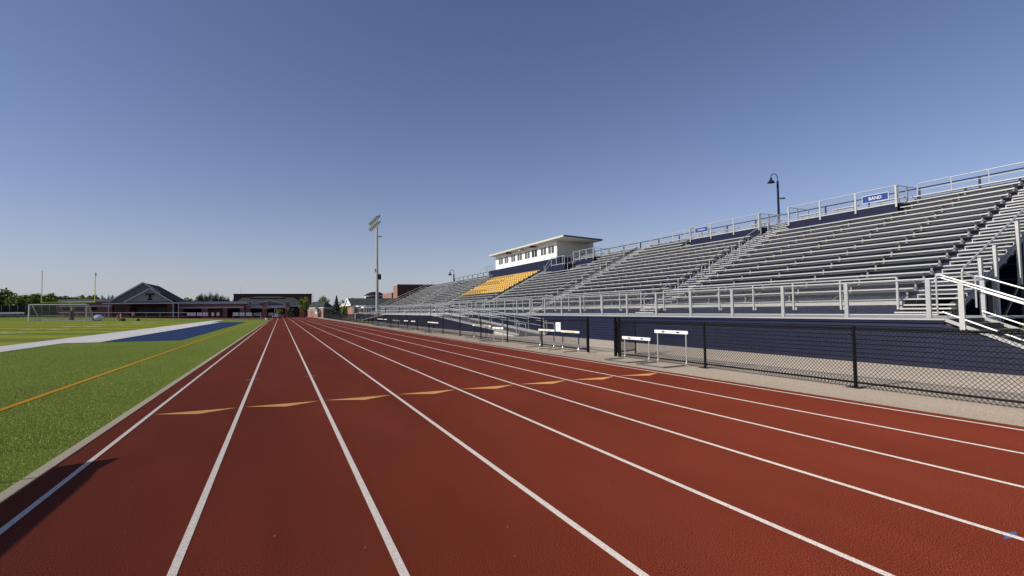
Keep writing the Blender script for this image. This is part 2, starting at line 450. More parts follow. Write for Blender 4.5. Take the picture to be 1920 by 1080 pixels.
# ------------------------------------------------------------------ chain link
def mesh_wires(name, p0, p1, z0a, z1a, z0b, z1b, pitch, r, mat_, parent, off=(0, 0, 0)):
    """diamond mesh on the vertical plane p0->p1; bottom z0a..z0b and top z1a..z1b"""
    p0, p1 = np.array(p0, float), np.array(p1, float)
    Ln = np.hypot(*(p1 - p0)); d = (p1 - p0) / Ln
    nrm = np.array([-d[1], d[0]])
    V = []; Fc = []
    k0 = int(-(max(z1a, z1b)) / pitch) - 2
    n = 0
    for sgn in (1, -1):
        k = -int((max(z1a, z1b) + 1) / pitch) - 1 if sgn == 1 else 0
        kend = int((Ln + max(z1a, z1b) + 1) / pitch) + 1
        for kk in range(-kend, kend + 1):
            s0 = kk * pitch            # line: s = s0 + sgn * z
            # clip against bottom and top lines (linear in s) and 0..Ln
            def bot(s): return z0a + (z0b - z0a) * s / Ln
            def top(s): return z1a + (z1b - z1a) * s / Ln
            mb_ = (z0b - z0a) / Ln; mt = (z1b - z1a) / Ln
            # z = z0a + mb*(s0+sgn z) -> z
            zb = (z0a + mb_ * s0) / (1 - mb_ * sgn); zt = (z1a + mt * s0) / (1 - mt * sgn)
            lo, hi = zb, zt
            if sgn == 1: lo = max(lo, -s0); hi = min(hi, Ln - s0)
            else: lo = max(lo, s0 - Ln); hi = min(hi, s0)
            if hi - lo < .01: continue
            a = s0 + sgn * lo; b = s0 + sgn * hi
            o_ = .0015 * sgn
            for s, z in ((a, lo), (b, hi)):
                c = p0 + d * s + nrm * o_
                for q in range(3):
                    an = 2 * pi * q / 3
                    t = np.array([-sgn * .7071, .7071])
                    du = t * cos(an) * r; dn = sin(an) * r
                    V.append((c[0] + d[0] * du[0] + nrm[0] * dn + off[0], c[1] + d[1] * du[0] + nrm[1] * dn + off[1], z + du[1] + off[2]))
            for q in range(3): Fc.append((n + q, n + (q + 1) % 3, n + 3 + (q + 1) % 3, n + 3 + q))
            n += 6
    return fastmesh(name, np.array(V), np.array(Fc), mat_, parent)

FX = 11.3
def black_fence(y0, y1, posts, label, pitch, r):
    f = empty('chain_link_fence', (FX, y0, 0), label=label, cat='fence', group='black chain link fence along the track')
    for y in posts:
        p = MB(); p.tube((0, y - y0, -.05), (0, y - y0, 1.10), .032, 10); p.lathe((0, y - y0, 1.10), [(.038, -.01), (.036, .02), (.0, .04)], 10)
        p.box(-.11, y - y0 - .13, -.02, .11, y - y0 + .13, .012)
        p.build('post', [BLACKV], f)
    MB().tube((0, 0, 1.075), (0, y1 - y0, 1.075), .022, 8).build('top_rail', BLACKV, f)
    MB().tube((0, 0, .10), (0, y1 - y0, .10), .018, 8).build('bottom_rail', BLACKV, f)
    mesh_wires('chain_mesh', (FX - .028, y0), (FX - .028, y1), .02, 1.11, .02, 1.11, pitch, r, BLACKV, f, (-FX, -y0, 0))
    return f
black_fence(-1.4, 12.86, [-1.33, 2.25, 5.82, 9.40], 'near run of black chain link fence, right of the gateway', .070, .0042)
black_fence(14.62, 131, [17.95 + 3.38 * k for k in range(34)], 'long run of black chain link fence beyond the gateway towards the far buildings', .074, .0030)
g = empty('gate_post', (FX, 12.95, 0), label='pair of stout black gate posts right of the gateway opening', cat='gate post')
for dy in (-.09, .11):
    MB().tube((0, dy, -.05), (0, dy, 1.19), .05, 12).lathe((0, dy, 1.19), [(.056, -.01), (.05, .03), (0, .05)], 12).build('post', BLACKV, g)
for zz in (.35, .95): MB().tube((0, -.09, zz), (0, .11, zz), .02, 8).build('hinge', BLACKV, g)
g = empty('gate_post', (FX, 14.62, 0), label='single stout black gate post left of the gateway opening', cat='gate post')
MB().tube((0, 0, -.05), (0, 0, 1.17), .05, 12).lathe((0, 0, 1.17), [(.056, -.01), (.05, .03), (0, .05)], 12).build('post', BLACKV, g)
MB().box(-.16, -.2, -.02, .16, .2, .014).build('footing', CONC, g)
g = empty('gate', (FX + .06, 13.06, 0), label='narrow black chain link gate leaf swung open behind the white hurdles', cat='gate')
e_ = (1.10, .50)
MB().tube((0, 0, .12), (0, 0, 1.08), .02, 8).tube((e_[0], e_[1], .0), (e_[0], e_[1], 1.12), .024, 8).tube((0, 0, 1.06), (e_[0], e_[1], 1.06), .02, 8).tube((0, 0, .12), (e_[0], e_[1], .12), .02, 8).build('frame', BLACKV, g)
mesh_wires('chain_mesh', (0, 0), e_, .12, 1.06, .12, 1.06, .070, .0042, BLACKV, g)

# ------------------------------------------------------------------ grandstand
BAY = 1.885
DX, DZ = 15.6, 1.15              # front edge of the walkway deck
def row(i): return 20.49 + .504 * i, 2.03 + .279 * i
NROW = 17
YE = 9.5
def brk(a, s):                   # section boundary that drifts a little row by row
    return lambda i: a - s * i
A2n, A2f = brk(20.65, .075), brk(22.15, .075)
A3n, A3f = brk(33.95, .11), brk(35.4, .11)
A4n, A4f = brk(48.2, .12), brk(49.3, .12)
A5n, A5f = brk(63.2, .17), brk(64.6, .17)
A6n, A6f = brk(78.5, .25), brk(80.0, .25)
YF = brk(106.5, .62)
stand = empty('grandstand', (DX, YE, 0), label='long navy and aluminium grandstand with benches right of the track', cat='grandstand')
def P(mb, name, m, **k): return mb.build(name, m, stand, local=False, **k)

# front wall of lapped navy planks
w = MB(); nz = 9; hz = (DZ - .10) / nz
prof = []
for k in range(nz): prof += [(DX + .004, k * hz), (DX + .006, k * hz + .02), (DX - .034, k * hz + .02), (DX - .012, (k + 1) * hz)]
prof += [(DX + .03, DZ - .10), (DX + .03, 0)]
w.prism(prof, 'y', 6.45, 106)
# slanted piece of the wall below the end stair
for k in range(nz):
    z0, z1 = k * hz, (k + 1) * hz
    def yend(z): return 3.62 + (6.45 - 3.62) * (z / 1.05)
    w.add([(DX - .028, 6.45, z0), (DX - .028, yend(z0), z0), (DX - .004, yend(z1), z1), (DX - .004, 6.45, z1)], [(0, 1, 2, 3)])
P(w, 'front_wall', NAVY)
P(MB().box(DX - .05, 6.40, DZ - .098, DX + .02, 106, DZ - .03), 'fascia_board', NAVY)
P(MB().box(DX - .075, 6.38, DZ - .028, DX + .05, 106, DZ + .012), 'deck_edge', ALU)
d_ = MB()
for k in range(17): d_.box(DX + .06 + k * .25, 6.4, DZ - .05, DX + .06 + k * .25 + .235, 105, DZ)
P(d_, 'walkway_deck', ALUD)
# second riser wall up to the first row
PX0 = 19.9
P(MB().box(PX0, YE, DZ, PX0 + .03, 105, 1.47), 'riser_wall', NAVY)
P(MB().box(PX0 - .06, YE, 1.475, PX0 + .1, 105, 1.60), 'front_beam', ALUD)
# rows: footboards + navy risers (one mesh each), full length
fb, rs = MB(), MB()
for i in range(NROW):
    X, Z = row(i); zt = Z - .36
    x0 = PX0 + .12 if i == 0 else row(i - 1)[0] + .28
    fb.box(x0, 8.02, zt - .04, X + .275, YF(i) , zt)
    rs.box(X + .284, 8.02, zt, X + .30, YF(i), zt + .235)
P(fb, 'footboard', ALUD); P(rs, 'riser_board', NAVYR)
XT, ZT = row(NROW - 1)
P(MB().box(XT + .31, 8.0, ZT - .13, XT + 1.75, YF(16), ZT - .085), 'rear_walkway', ALUD)
P(MB().box(XT + 1.8, 7.9, 0, XT + 1.86, YF(16) + 1, ZT - .09).box(PX0 + .2, 105.5, 0, XT + 1.8, 105.6, 1.6), 'rear_shade_wall', NAVY)  # unseen enclosure added to block light and keep the underside of the stand dark
# columns and raking beams below
cm = MB()
for k in range(26):
    y = 8.3 + k * 3.77
    for xx in (20.3, 22.4, 24.6, 26.8, 29.0):
        zz = 1.5 + (xx - PX0) * .553 - .25
        cm.bar((xx, y, 0), (xx, y, zz), .12, .12)
    cm.bar((PX0 + .1, y, 1.35), (XT + .3, y, 1.35 + (XT - PX0) * .553), .10, .2)
    cm.bar((22.4, y, .3), (26.8, y, 4.6), .06, .06); cm.bar((24.6, y, .3), (29.0, y, 5.6), .06, .06)
P(cm, 'steel_frame', STEEL)

# bench seats, each a plank on brackets
def bench(i, y0, y1):
    X, Z = row(i)
    m = MB()
    m.prism([(X, Z - .045), (X, Z - .008), (X + .008, Z), (X + .232, Z), (X + .24, Z - .008), (X + .24, Z - .045), (X + .225, Z - .045), (X + .225, Z - .02), (X + .015, Z - .02), (X + .015, Z - .045)], 'y', y0, y1)
    n = max(1, int((y1 - y0) / BAY))
    st = (y1 - y0 - .5) / n
    m.cur = 1
    for k in range(n + 1):
        y = y0 + .25 + k * st
        m.box(X + .02, y - .025, Z - .075, X + .285, y + .025, Z - .022)
        m.box(X + .13, y - .03, Z - .30, X + .17, y + .03, Z - .075)
        m.box(X + .10, y - .035, Z - .355, X + .283, y + .035, Z - .30)
    m.cur = 0
    m.box(X - .004, y0 - .006, Z - .05, X + .244, y0, Z + .002)
    return P(m, 'bench', [ALU, BRKT])
nb = 0
for i in range(NROW):
    secs = []
    if i < 14: secs.append((YE, A2n(i)))
    else: secs += [(YE, 13.55)]
    if i < 14: secs.append((A2f(i), A3n(i)))
    else: secs.append((27.3, A3n(i)))
    if i < 12: secs.append((A3f(i), A4n(i)))
    else: secs.append((A3f(i), 37.9))
    if i < 5: secs.append((A4f(i), A5n(i)))
    if i < 15: secs += [(A5f(i), A6n(i)), (A6f(i), YF(i) - 1.0)]
    for a, b in secs: bench(i, a, b); nb += 1

# aisle stairs: two bright treads per row
def aisle(ya, yb, i0=0, i1=NROW):
    m = MB()
    for i in range(i0, i1):
        X, Z = row(i); zt = Z - .36
        x0 = (PX0 + .12 if i == 0 else row(i - 1)[0] + .28)
        a, b = ya(i), yb(i)
        m.box(x0 - .012, a + .03, zt - .038, x0 + .02, b - .03, zt + .004)
        zm = zt + .14
        m.box(X + .02, a + .05, zm - .032, X + .283, b - .05, zm)
        m.box(X + .03, a + .05, zt + .001, X + .05, a + .08, zm - .045); m.box(X + .03, b - .08, zt + .001, X + .05, b - .05, zm - .045)
    # steps from the walkway deck up to row one
    for k, (xx, zz) in enumerate(((PX0 - .62, DZ + .11), (PX0 - .33, DZ + .225), (PX0 - .10, DZ + .34))):
        m.box(xx - .02, ya(0) + .03, zz - .045, xx + .28, yb(0) - .03, zz)
    return P(m, 'aisle_stairs', ALU)
def mid_rail(ym, units, cnt=3, h=.80):
    m = MB()
    for i0 in units:
        i1 = i0 + cnt
        X0, Z0 = row(i0); X1, Z1 = row(i1); y0, y1 = ym(i0), ym(i1)
        za, zb = Z0 - .36, Z1 - .36
        m.tube((X0, y0, za), (X0, y0, za + h - .06), .021, 8)
        m.path([(X0, y0, za + h - .06), (X0 + .04, y0, za + h), (X0 + .1, y0, za + h + .02), (X1, y1, zb + h)], .019, 8)
        m.tube((X1, y1, zb + h), (X1, y1, zb), .021, 8)
        m.tube((X0, y0, za + h * .45), (X1, y1, zb + h * .48), .017, 8)
    return m
def mid(f, g): return lambda i: (f(i) + g(i)) / 2
for a, b in ((lambda i: 8.04, lambda i: 9.46), (A2n, A2f), (A3n, A3f), (A4n, A4f), (A5n, A5f), (A6n, A6f)): aisle(a, b)
for a, b in ((A2n, A2f), (A3n, A3f), (A5n, A5f), (A6n, A6f)):
    P(mid_rail(mid(a, b), (2, 6, 10)), 'aisle_handrail', GALV)
    m = MB(); y = mid(a, b)(0); X, Z = row(1)
    m.tube((PX0 - .62, y, DZ + .1), (PX0 - .62, y, DZ + .95), .021, 8).path([(PX0 - .62, y, DZ + .95), (X, mid(a, b)(1), Z - .36 + .80)], .019, 8).tube((X, mid(a, b)(1), Z - .36), (X, mid(a, b)(1), Z + .44), .021, 8)
    m.tube((PX0 - .62, y, DZ + .5), (X, mid(a, b)(1), Z + .02), .017, 8)
    P(m, 'aisle_handrail', GALV)
P(mid_rail(mid(A2n, A2f), (14,), 2), 'aisle_handrail', GALV)
# many single grab posts by the yellow seats and beyond
m = MB()
for i in range(1, 15, 2):
    X, Z = row(i); y = A4n(i) + .25
    m.tube((X, y, Z - .36), (X, y, Z + .42), .02, 8)
P(m, 'grab_post', GALV)
for fn in (A5n, A6n):
    m = MB()
    for i in range(0, 15):
        X, Z = row(i); y = fn(i) + (.3 if i % 2 else 1.0)
        if i % 4 != 3: m.tube((X, y, Z - .36), (X, y, Z + .44), .028, 8)
    P(m, 'grab_post', GALV)
m = MB()
e0 = Vector((PX0, YF(0) - .1, 1.6)); e1 = Vector((XT + .3, YF(16) - .1, ZT - .36))
for k in range(6):
    p_ = e0.lerp(e1, k / 5); m.tube(p_, p_ + Vector((0, 0, .95)), .025, 8)
for h_ in (.95, .55): m.tube(e0 + Vector((0, 0, h_)), e1 + Vector((0, 0, h_)), .022, 8)
P(m, 'far_end_rail', BRKT)

# guard rails
def guard(pts_y, X, z0, z1, name='guard_rail', mid_=None, posts=None, wdt=.075, mesh=None, down=0, dy=0, dep=.05, rail=.022, bot=True):
    m = MB(); y0, y1 = pts_y
    posts = posts or [y0 + k * (y1 - y0) / max(1, round((y1 - y0) / BAY)) for k in range(max(1, round((y1 - y0) / BAY)) + 1)]
    for y in posts: m.box(X - dep / 2, y - wdt / 2, z0 - down, X + dep / 2, y + wdt / 2, z1 - .01)
    m.tube((X, y0, z1), (X, y1, z1), rail, 8)
    if bot: m.tube((X + .03, y0, z0 + .07), (X + .03, y1, z0 + .07), .018, 8)
    if mid_: m.tube((X, y0, mid_), (X, y1, mid_), .018, 8)
    o = P(m, name, GALV)
    if mesh: 
        q = mesh_wires('chain_mesh', (X + .03, y0), (X + .03, y1), z0 + .06, z1, z0 + .06, z1, mesh, .0012, WIRE, stand, (-DX, -YE, 0))
    return o
guard((6.52, 41.3), DX - .04, DZ + .02, DZ + .93, posts=[6.69 + BAY * k for k in range(19)], wdt=.095, mesh=.065)
guard((41.3, 104), DX - .04, DZ + .02, DZ + .93, posts=[42.3 + BAY * k for k in range(33)], wdt=.06)
m = MB().tube((DX - .04, 6.52, DZ + .09), (DX - .04, 6.52, DZ + .95), .018, 8)
P(m, 'guard_rail', GALV)
# rail along the front of row one, broken at the aisles
for a, b in ((YE + .1, 20.5), (22.3, 33.8), (35.5, 48.0), (49.4, 63), (64.7, 78.4), (80.1, 104)):
    guard((a, b), PX0 - .09, DZ + .18, 2.36, wdt=.06, mesh=.065 if b < 34 else None, mid_=1.98 if b > 34 else None, bot=False)
    m = MB()
    n = max(1, round((b - a) / BAY))
    for k in range(n + 1):
        y = a + k * (b - a) / n; m.box(PX0 - .06, y - .1, DZ + .17, PX0 - .002, y - .04, DZ + .29)
    P(m, 'rail_bracket', ALUD)

# top rails and rear blue fence
ztop = ZT + .62
XTR = XT + .34
def top_rail(y0, y1):
    n = max(1, round((y1 - y0) / 1.3)); m = MB()
    for k in range(1, n): m.tube((XTR, y0 + k * (y1 - y0) / n, ZT - .1), (XTR, y0 + k * (y1 - y0) / n, ztop), .024, 8)
    m.path([(XTR, y0, ZT - .1), (XTR, y0, ztop - .06), (XTR, y0 + .06, ztop), (XTR, y1 - .06, ztop), (XTR, y1, ztop - .06), (XTR, y1, ZT - .1)], .024, 8)
    m.tube((XTR, y0, ZT + .3), (XTR, y1, ZT + .3), .017, 8)
    P(m, 'top_rail', GALV)
top_rail(9.45, 13.4); top_rail(27.1, 32.2); top_rail(33.6, 38)
XR_ = XT + 1.72
m = MB()
for k in range(34):
    y = 9.3 + 2.35 * k
    m.box(XR_ - .04, y - .03, ZT - .1, XR_ + .04, y + .03, ZT + .63)
m.bar((XR_, 8.2, ZT + .66), (XR_, 88, ZT + .66), .05, .05)
P(m, 'rear_fence', NAVY)
mesh_wires('rear_mesh', (XR_ - .04, 8.2), (XR_ - .04, 45), ZT - .05, ZT + .64, ZT - .05, ZT + .64, .085, .0014, WIRE, stand, (-DX, -YE, 0))

# raised boxes with navy fascia
def raised(y0, y1, i0=14, htop=.62, sgn=True):
    X, Z = row(i0); X -= .12
    zb, zf = Z - .42, Z + .17
    P(MB().box(X, y0, zb, X + .04, y1, zf).box(X, y0, zb, XTR, y0 + .04, zf).box(X, y1 - .04, zb, XTR, y1, zf), 'box_fascia', NAVY)
    P(MB().box(X - .03, y0 - .02, zf + .002, XTR + .6, y1 + .02, zf + .05), 'box_floor', ALU)
    z1 = zf + .82
    m = MB(); n = 3
    for k in range(n + 1):
        y = y0 + .06 + k * (y1 - y0 - .12) / n
        m.box(X - .075, y - .04, zf - .17, X - .032, y + .04, z1)
    m.tube((X - .05, y0, z1), (X - .05, y1, z1), .022, 8).tube((X - .05, y0, zf + .12), (X - .05, y1, zf + .12), .017, 8)
    for y in (y0 + .02, y1 - .02):
        for xx in (X + .04, X + .75, XTR + .2): m.box(xx - .025, y - .025, zf + .05, xx + .025, y + .025, z1)
        m.tube((X, y, z1), (XTR + .2, y, z1), .02, 8)
    P(m, 'box_railing', GALV)
    mesh_wires('box_mesh', (X - .03, y0), (X - .03, y1), zf + .12, z1, zf + .12, z1, .075, .0012, WIRE, stand, (-DX, -YE, 0))
    mesh_wires('box_mesh', (X, y0 + .02), (XTR + .2, y0 + .02), zf + .05, z1, zf + .05, z1, .075, .0012, WIRE, stand, (-DX, -YE, 0))
    for f in (.12, .5, .86):
        yy = y0 + f * (y1 - y0) - .5
        b = MB().box(X + .75, yy, zf + .36, X + .98, yy + 1.3, zf + .40)
        for t in (.25, 1.05): b.box(X + .82, yy + t, zf + .05, X + .90, yy + t + .05, zf + .36)
        P(b, 'box_bench', ALU)
    return X, zf
XB, ZB = raised(13.45, 18.95)
raised(20.75, 26.35)
raised(38.1, 41.6)

def sign(text, x, y0, y1, z0, z1, label):
    o = empty('sign', (x, (y0 + y1) / 2, z0), label=label, cat='sign', group='blue section signs on the box railings')
    MB().box(-.012, -(y1 - y0) / 2, 0, .0, (y1 - y0) / 2, z1 - z0).build('panel', SIGNB, o)
    fr = MB(); h = (y1 - y0) / 2; zz = z1 - z0
    for a in (((-.016, -h, 0), (-.016, h, 0)), ((-.016, -h, zz), (-.016, h, zz)), ((-.016, -h, 0), (-.016, -h, zz)), ((-.016, h, 0), (-.016, h, zz))): fr.bar(a[0], a[1], .016, .016)
    fr.build('frame', WHITEM, o)
    c = bpy.data.curves.new('lettering', 'FONT'); c.body = text; c.align_x = 'CENTER'; c.align_y = 'CENTER'
    c.size = min(zz * .62, (y1 - y0) / len(text) * .95); c.extrude = .004; c.materials.append(WHITE)
    t = bpy.data.objects.new('lettering', c); COL.objects.link(t)
    dg = bpy.context.evaluated_depsgraph_get(); me = bpy.data.meshes.new_from_object(t.evaluated_get(dg))
    bpy.data.objects.remove(t)
    t = bpy.data.objects.new('lettering', me); COL.objects.link(t); t.parent = o
    # reads from -X side: local x -> -Y, local y -> Z
    t.matrix_local = Matrix(((0, 0, -1, -.018), (-1, 0, 0, 0), (0, 1, 0, zz / 2), (0, 0, 0, 1)))
    return o
def sign_at(text, x, p0, p1, label):
    a_, b_ = onX(*p0, x), onX(*p1, x)
    sign(text, x, b_[1], a_[1], (a_[2] + b_[2]) / 2 - .17, (a_[2] + b_[2]) / 2 + .17, label)
sign_at('BAND', XB - .085, (1617, 375.5), (1666, 367), 'blue sign reading BAND on the nearest raised box railing')
sign_at('STUDENTS', XB - .085, (1303.5, 433), (1327.5, 428.5), 'blue sign reading STUDENTS on the middle raised box railing')

# end fence of the stand on the stair side, and its stringer
ey = 8.0
m = MB()
m.path([(20.05, ey, 1.25), (20.05, ey, 2.40), (20.12, ey, 2.52), (24.07, ey, 4.57), (XT + .6, ey, 4.57 + (XT + .6 - 24.07) * .553)], .028, 8)
P(m, 'end_rail', GALV)
for xx, zb, zt in ((20.95, .80, 2.86), (21.85, .80, 3.27), (23.35, 2.07, 4.12), (25.3, 3.0, 5.2), (27.3, 4.1, 6.3)):
    P(MB().box(xx - .06, ey - .12, zb, xx + .06, ey - .03, zt), 'end_post', POSTM, bevel=.004)
P(MB().bar((PX0, ey - .02, 1.42), (XT + .5, ey - .02, 1.42 + (XT + .5 - PX0) * .553), .05, .13), 'end_stringer', BRKT)
mesh_wires('chain_mesh', (20.06, ey - .03), (XT + .5, ey - .03), 1.30, 2.50, 1.30 + (XT - 19.56) * .553, 2.50 + (XT - 19.56) * .519, .075, .0014, WIRE, stand, (-DX, -YE, 0))
P(MB().bar((DX + 1.75, 6.4, 2.05), (PX0 + .2, ey - .03, 2.4), .04, .04).box(DX + 1.72, 6.37, 1.15, DX + 1.78, 6.43, 2.05), 'end_rail', GALV)

# end stair down towards the camera
SX0, SX1 = DX - .02, DX + 1.70
ys, zs, ye_, ze = 6.41, 1.17, 3.62, -.02
sl = (zs - ze) / (ys - ye_)
m = MB()
n = 8
for k in range(n):
    y = ys - (k + .5) * (ys - ye_) / n; z = zs - (k + 1) * (zs - ze) / (n + 1)
    m.box(SX0 + .05, y - .16, z - .04, SX1 - .05, y + .16, z)
    m.box(SX0 + .05, y + .14, z, SX1 - .05, y + .155, z + .11)
P(m, 'end_stair', STAIRM)
for xx in (SX0, SX1):
    m = MB(); m.bar((xx, ys, zs - .03), (xx, ye_, ze + .02), .05, .07)
    P(m, 'stair_stringer', ALU)
    m = MB()
    def rl(y, h): return (xx - .05, y, zs + (y - ys) * sl + h)
    m.path([rl(ys + .1, .18), (xx - .05, ys + .1, zs + .98), rl(ys - .0, .98), rl(ye_ - .1, .98)], .022, 8)
    m.path([rl(ys, .92 if xx == SX0 else .62), rl(ye_ - .1, .92 if xx == SX0 else .62)], .018, 8)
    m.path([rl(ys, .14), rl(ye_ - .1, .14)], .020, 8)
    P(m, 'stair_handrail', GALV)
    for y in ((6.05, 4.75) if xx == SX0 else ()): P(MB().box(xx - .07, y - .05, zs + (y - ys) * sl - .12, xx - .02, y + .05, zs + (y - ys) * sl + .97), 'stair_post', POSTM)

# ------------------------------------------------------------------ yellow seats
def seat_mb(w_=.44):
    m = MB()
    m.prism([(-.02, .0), (.0, .04), (.16, .02), (.20, .04), (.235, .18), (.215, .20), (.175, .05), (.15, .0)], 'y', -w_ / 2, w_ / 2)
    m.box(-.03, -w_ / 2, .0, .2, -w_ / 2 + .03, .06); m.box(-.03, w_ / 2 - .03, .0, .2, w_ / 2, .06)
    return m
spots = []
for i in range(5, 14):
    X, Z = row(i); a, b = A4f(i) + .1, A5n(i) - .1
    n = int((b - a) / .56)
    for k in range(n): spots.append((X + .02, a + .27 + k * (b - a) / n, Z - .03))
spots.sort(key=lambda s: hypot(s[0] - CAM[0], s[1]))
proto = None
for s_ in spots[:100]:
    if proto is None:
        proto = seat_mb().build('yellow_seat', YELS, stand); q = proto
    else:
        q = proto.copy(); COL.objects.link(q); q.parent = stand
    q.location = (s_[0] - DX, s_[1] - YE, s_[2])
m = MB()
for s_ in spots[100:]:
    t = seat_mb(); m.add([(a + s_[0], b + s_[1], c + s_[2]) for a, b, c in t.v], t.f)
tag(P(m, 'yellow_seats', YELS), kind='stuff')
m = MB()
for i in range(5, 14):
    X, Z = row(i); m.box(X + .0, A4f(i) + .1, Z - .09, X + .2, A5n(i) - .1, Z - .035)
P(m, 'seat_beam', STEEL)

# ------------------------------------------------------------------ press box
PBX, PY0, PY1 = 27.45, 44.9, 61.0
zb, zt = 6.62, 8.55
pb = empty('press_box', (PBX, PY0, zb), label='white press box with dark windows on top of the stand', cat='press box')
def B(mb, name, m_, **k): return mb.build(name, m_, pb, local=False, **k)
PD = 4.5
B(MB().box(PBX, PY0, zb, PBX + PD, PY1, zt), 'wall', WHITEM)
m = MB()
for k in range(26): m.box(PBX + .06 + k * (PD - .1) / 26, PY0 - .03, zb, PBX + .06 + k * (PD - .1) / 26 + .09, PY0 - .003, zt - .02)
B(m, 'ribbed_side', CREAM)
B(MB().box(PBX - .35, PY0 - 1.3, 5.35, PBX + PD, PY1 + 1.4, zb - .002), 'navy_base', NAVY)
RXF = PBX - .75
ra, rb = onX(1057, 440, RXF), onX(917, 482, RXF)
rz0 = ra[2] - .36
RY0, RY1 = ra[1], rb[1]
RXB = onY(1130, 447, RY0)[0]
B(MB().prism([(RXF, rz0 + .20), (RXB, rz0 - .02), (RXB, rz0 + .13), (RXF, rz0 + .36)], 'y', RY0, RY1), 'roof', FASC)
B(MB().prism([(RXF - .04, rz0 + .185), (RXF - .002, rz0 + .185), (RXF - .002, rz0 + .35), (RXF - .04, rz0 + .35)], 'y', RY0 + .03, RY1 - .02).prism([(RXF + .01, rz0 + .175), (RXB - .05, rz0 - .045), (RXB - .05, rz0 - .025), (RXF + .01, rz0 + .195)], 'y', RY0 + .01, RY1 - .01), 'soffit', FASCL)
B(MB().prism([(PBX, zt), (PBX + PD, zt), (PBX + PD, rz0 - .05), (PBX, rz0 + .15)], 'y', PY0 + .01, PY1 - .01), 'top_wall', WHITEM)
# windows measured along the front: pairs of tall panes
wx = [(935, 943.5), (946, 953.5), (958.5, 966.5), (970, 979.5), (984, 994), (997, 1008), (1014, 1025), (1028, 1040)]
for q, (a, b) in enumerate(wx):
    ya, yb = onX(b, 480, PBX)[1], onX(a, 480, PBX)[1]
    z0, z1 = zb + .60, zb + 1.46
    fr = MB().box(PBX - .02, ya, z0, PBX - .002, yb, z1).build('window', WHITEM, pb, local=False)
    hw = (yb - ya)
    for c0, c1 in ((.05, .46), (.54, .95)):
        MB().box(PBX - .028, ya + hw * c0, z0 + .04, PBX - .021, ya + hw * c1, z1 - .04).build('pane', GLASSD2 if q == 5 else GLASSD, fr).location = -Vector(pb.location)
for (x, big) in ((957.5, 1), (981, 0), (1004, 1)):
    y = onX(x, 470, PBX)[1]; z = zt - .13
    m = MB(); m.prism([(PBX - .55, z - .16), (PBX - .5, z + .14), (PBX - .05, z + .07), (PBX - .05, z - .09)], 'y', y - .28, y + .28) if big else m.lathe((PBX - .35, y, z - .05), [(.02, .12), (.1, .05), (.25, -.05), (.27, -.09), (.0, -.06)], 14)
    m.bar((PBX - .3, y, z), (PBX, y, z + .1), .05)
    B(m, 'loudspeaker', EMBL if big else WHITEM)
# side landing with rails and a short flight
LX = 26.25
ly0, ly1 = onX(1059, 495, LX)[1], onX(1034, 500, LX)[1]
lz0, lz1 = onX(1059, 509, LX)[2], onX(1059, 494, LX)[2]
B(MB().box(LX, ly0, lz0 - .5, LX + 1.6, ly1, lz1).box(LX + .01, ly1 + .003, lz0 - .5, LX + 1.2, ly1 + 1.4, lz0 + .1), 'landing', NAVY)
B(MB().box(LX - .03, ly0 - .02, lz1 + .003, LX + 1.6, ly1 + .02, lz1 + .05), 'landing_floor', ALU)
m = MB(); hr_ = .78
for y in (ly0 + .03, ly0 + .4, (ly0 + ly1) / 2 + .3, ly1 - .03): m.box(LX - .03, y - .03, lz1 - .1, LX + .02, y + .03, lz1 + hr_)
for k in range(5): m.box(LX + .3 + k * .42, ly0 - .02, lz1, LX + .34 + k * .42, ly0 + .02, lz1 + hr_)
m.tube((LX, ly0, lz1 + hr_), (LX, ly1, lz1 + hr_), .025).tube((LX, ly0, lz1 + hr_), (LX + 2.1, ly0, lz1 + hr_), .02)
m.path([(LX, ly1, lz1 + hr_), (LX, ly1 + 1.3, lz0 + .75), (LX, ly1 + 1.3, lz0 - .2)], .025)
m.tube((LX, ly1, lz1 + .3), (LX, ly1 + 1.3, lz0 + .35), .02)
B(m, 'landing_rail', GALV)
m = MB()
for k in range(7): m.box(LX + .1 + k * .3, ly0 - 1.3, lz0 + .02 + k * .13, LX + .36 + k * .3, ly0 - .35, lz0 + .06 + k * .13)
B(m, 'steps', ALU)
m = MB(); ya_ = ly0 - 1.3
m.path([(LX + .1, ya_, lz0 - .1), (LX + .1, ya_, lz0 + .75), (LX + 2.2, ya_, lz0 + 1.7), (LX + 2.2, ya_, lz0 + .8)], .022)
m.path([(LX + .1, ly0 - .33, lz0 - .1), (LX + .1, ly0 - .33, lz0 + .75), (LX + 2.2, ly0 - .33, lz0 + 1.7)], .022)
for k in range(12): m.box(LX + 2.3 + k * .2, ya_ + .5, lz1 + .1, LX + 2.32 + k * .2, ya_ + .52, lz1 + .95)
m.bar((LX + 2.3, ya_ + .51, lz1 + .95), (LX + 4.6, ya_ + .51, lz1 + .95), .03)
B(m, 'stair_rail', GALV)
m = MB()
for k in range(5):
    y = PY1 + .3 + k * .6; m.box(PBX - .3, y, 6.6, PBX - .26, y + .04, 7.4)
m.tube((PBX - .28, PY1 + .2, 7.4), (PBX - .28, PY1 + 3, 7.4), .02).tube((PBX - .3, PY1 + 2.8, 7.4), (PBX - 1.2, PY1 + 2.6, 6.6), .02).tube((PBX - 1.2, PY1 + 2.6, 6.6), (PBX - 1.2, PY1 + 2.6, 5.6), .02)
B(m, 'far_rail', GALV)

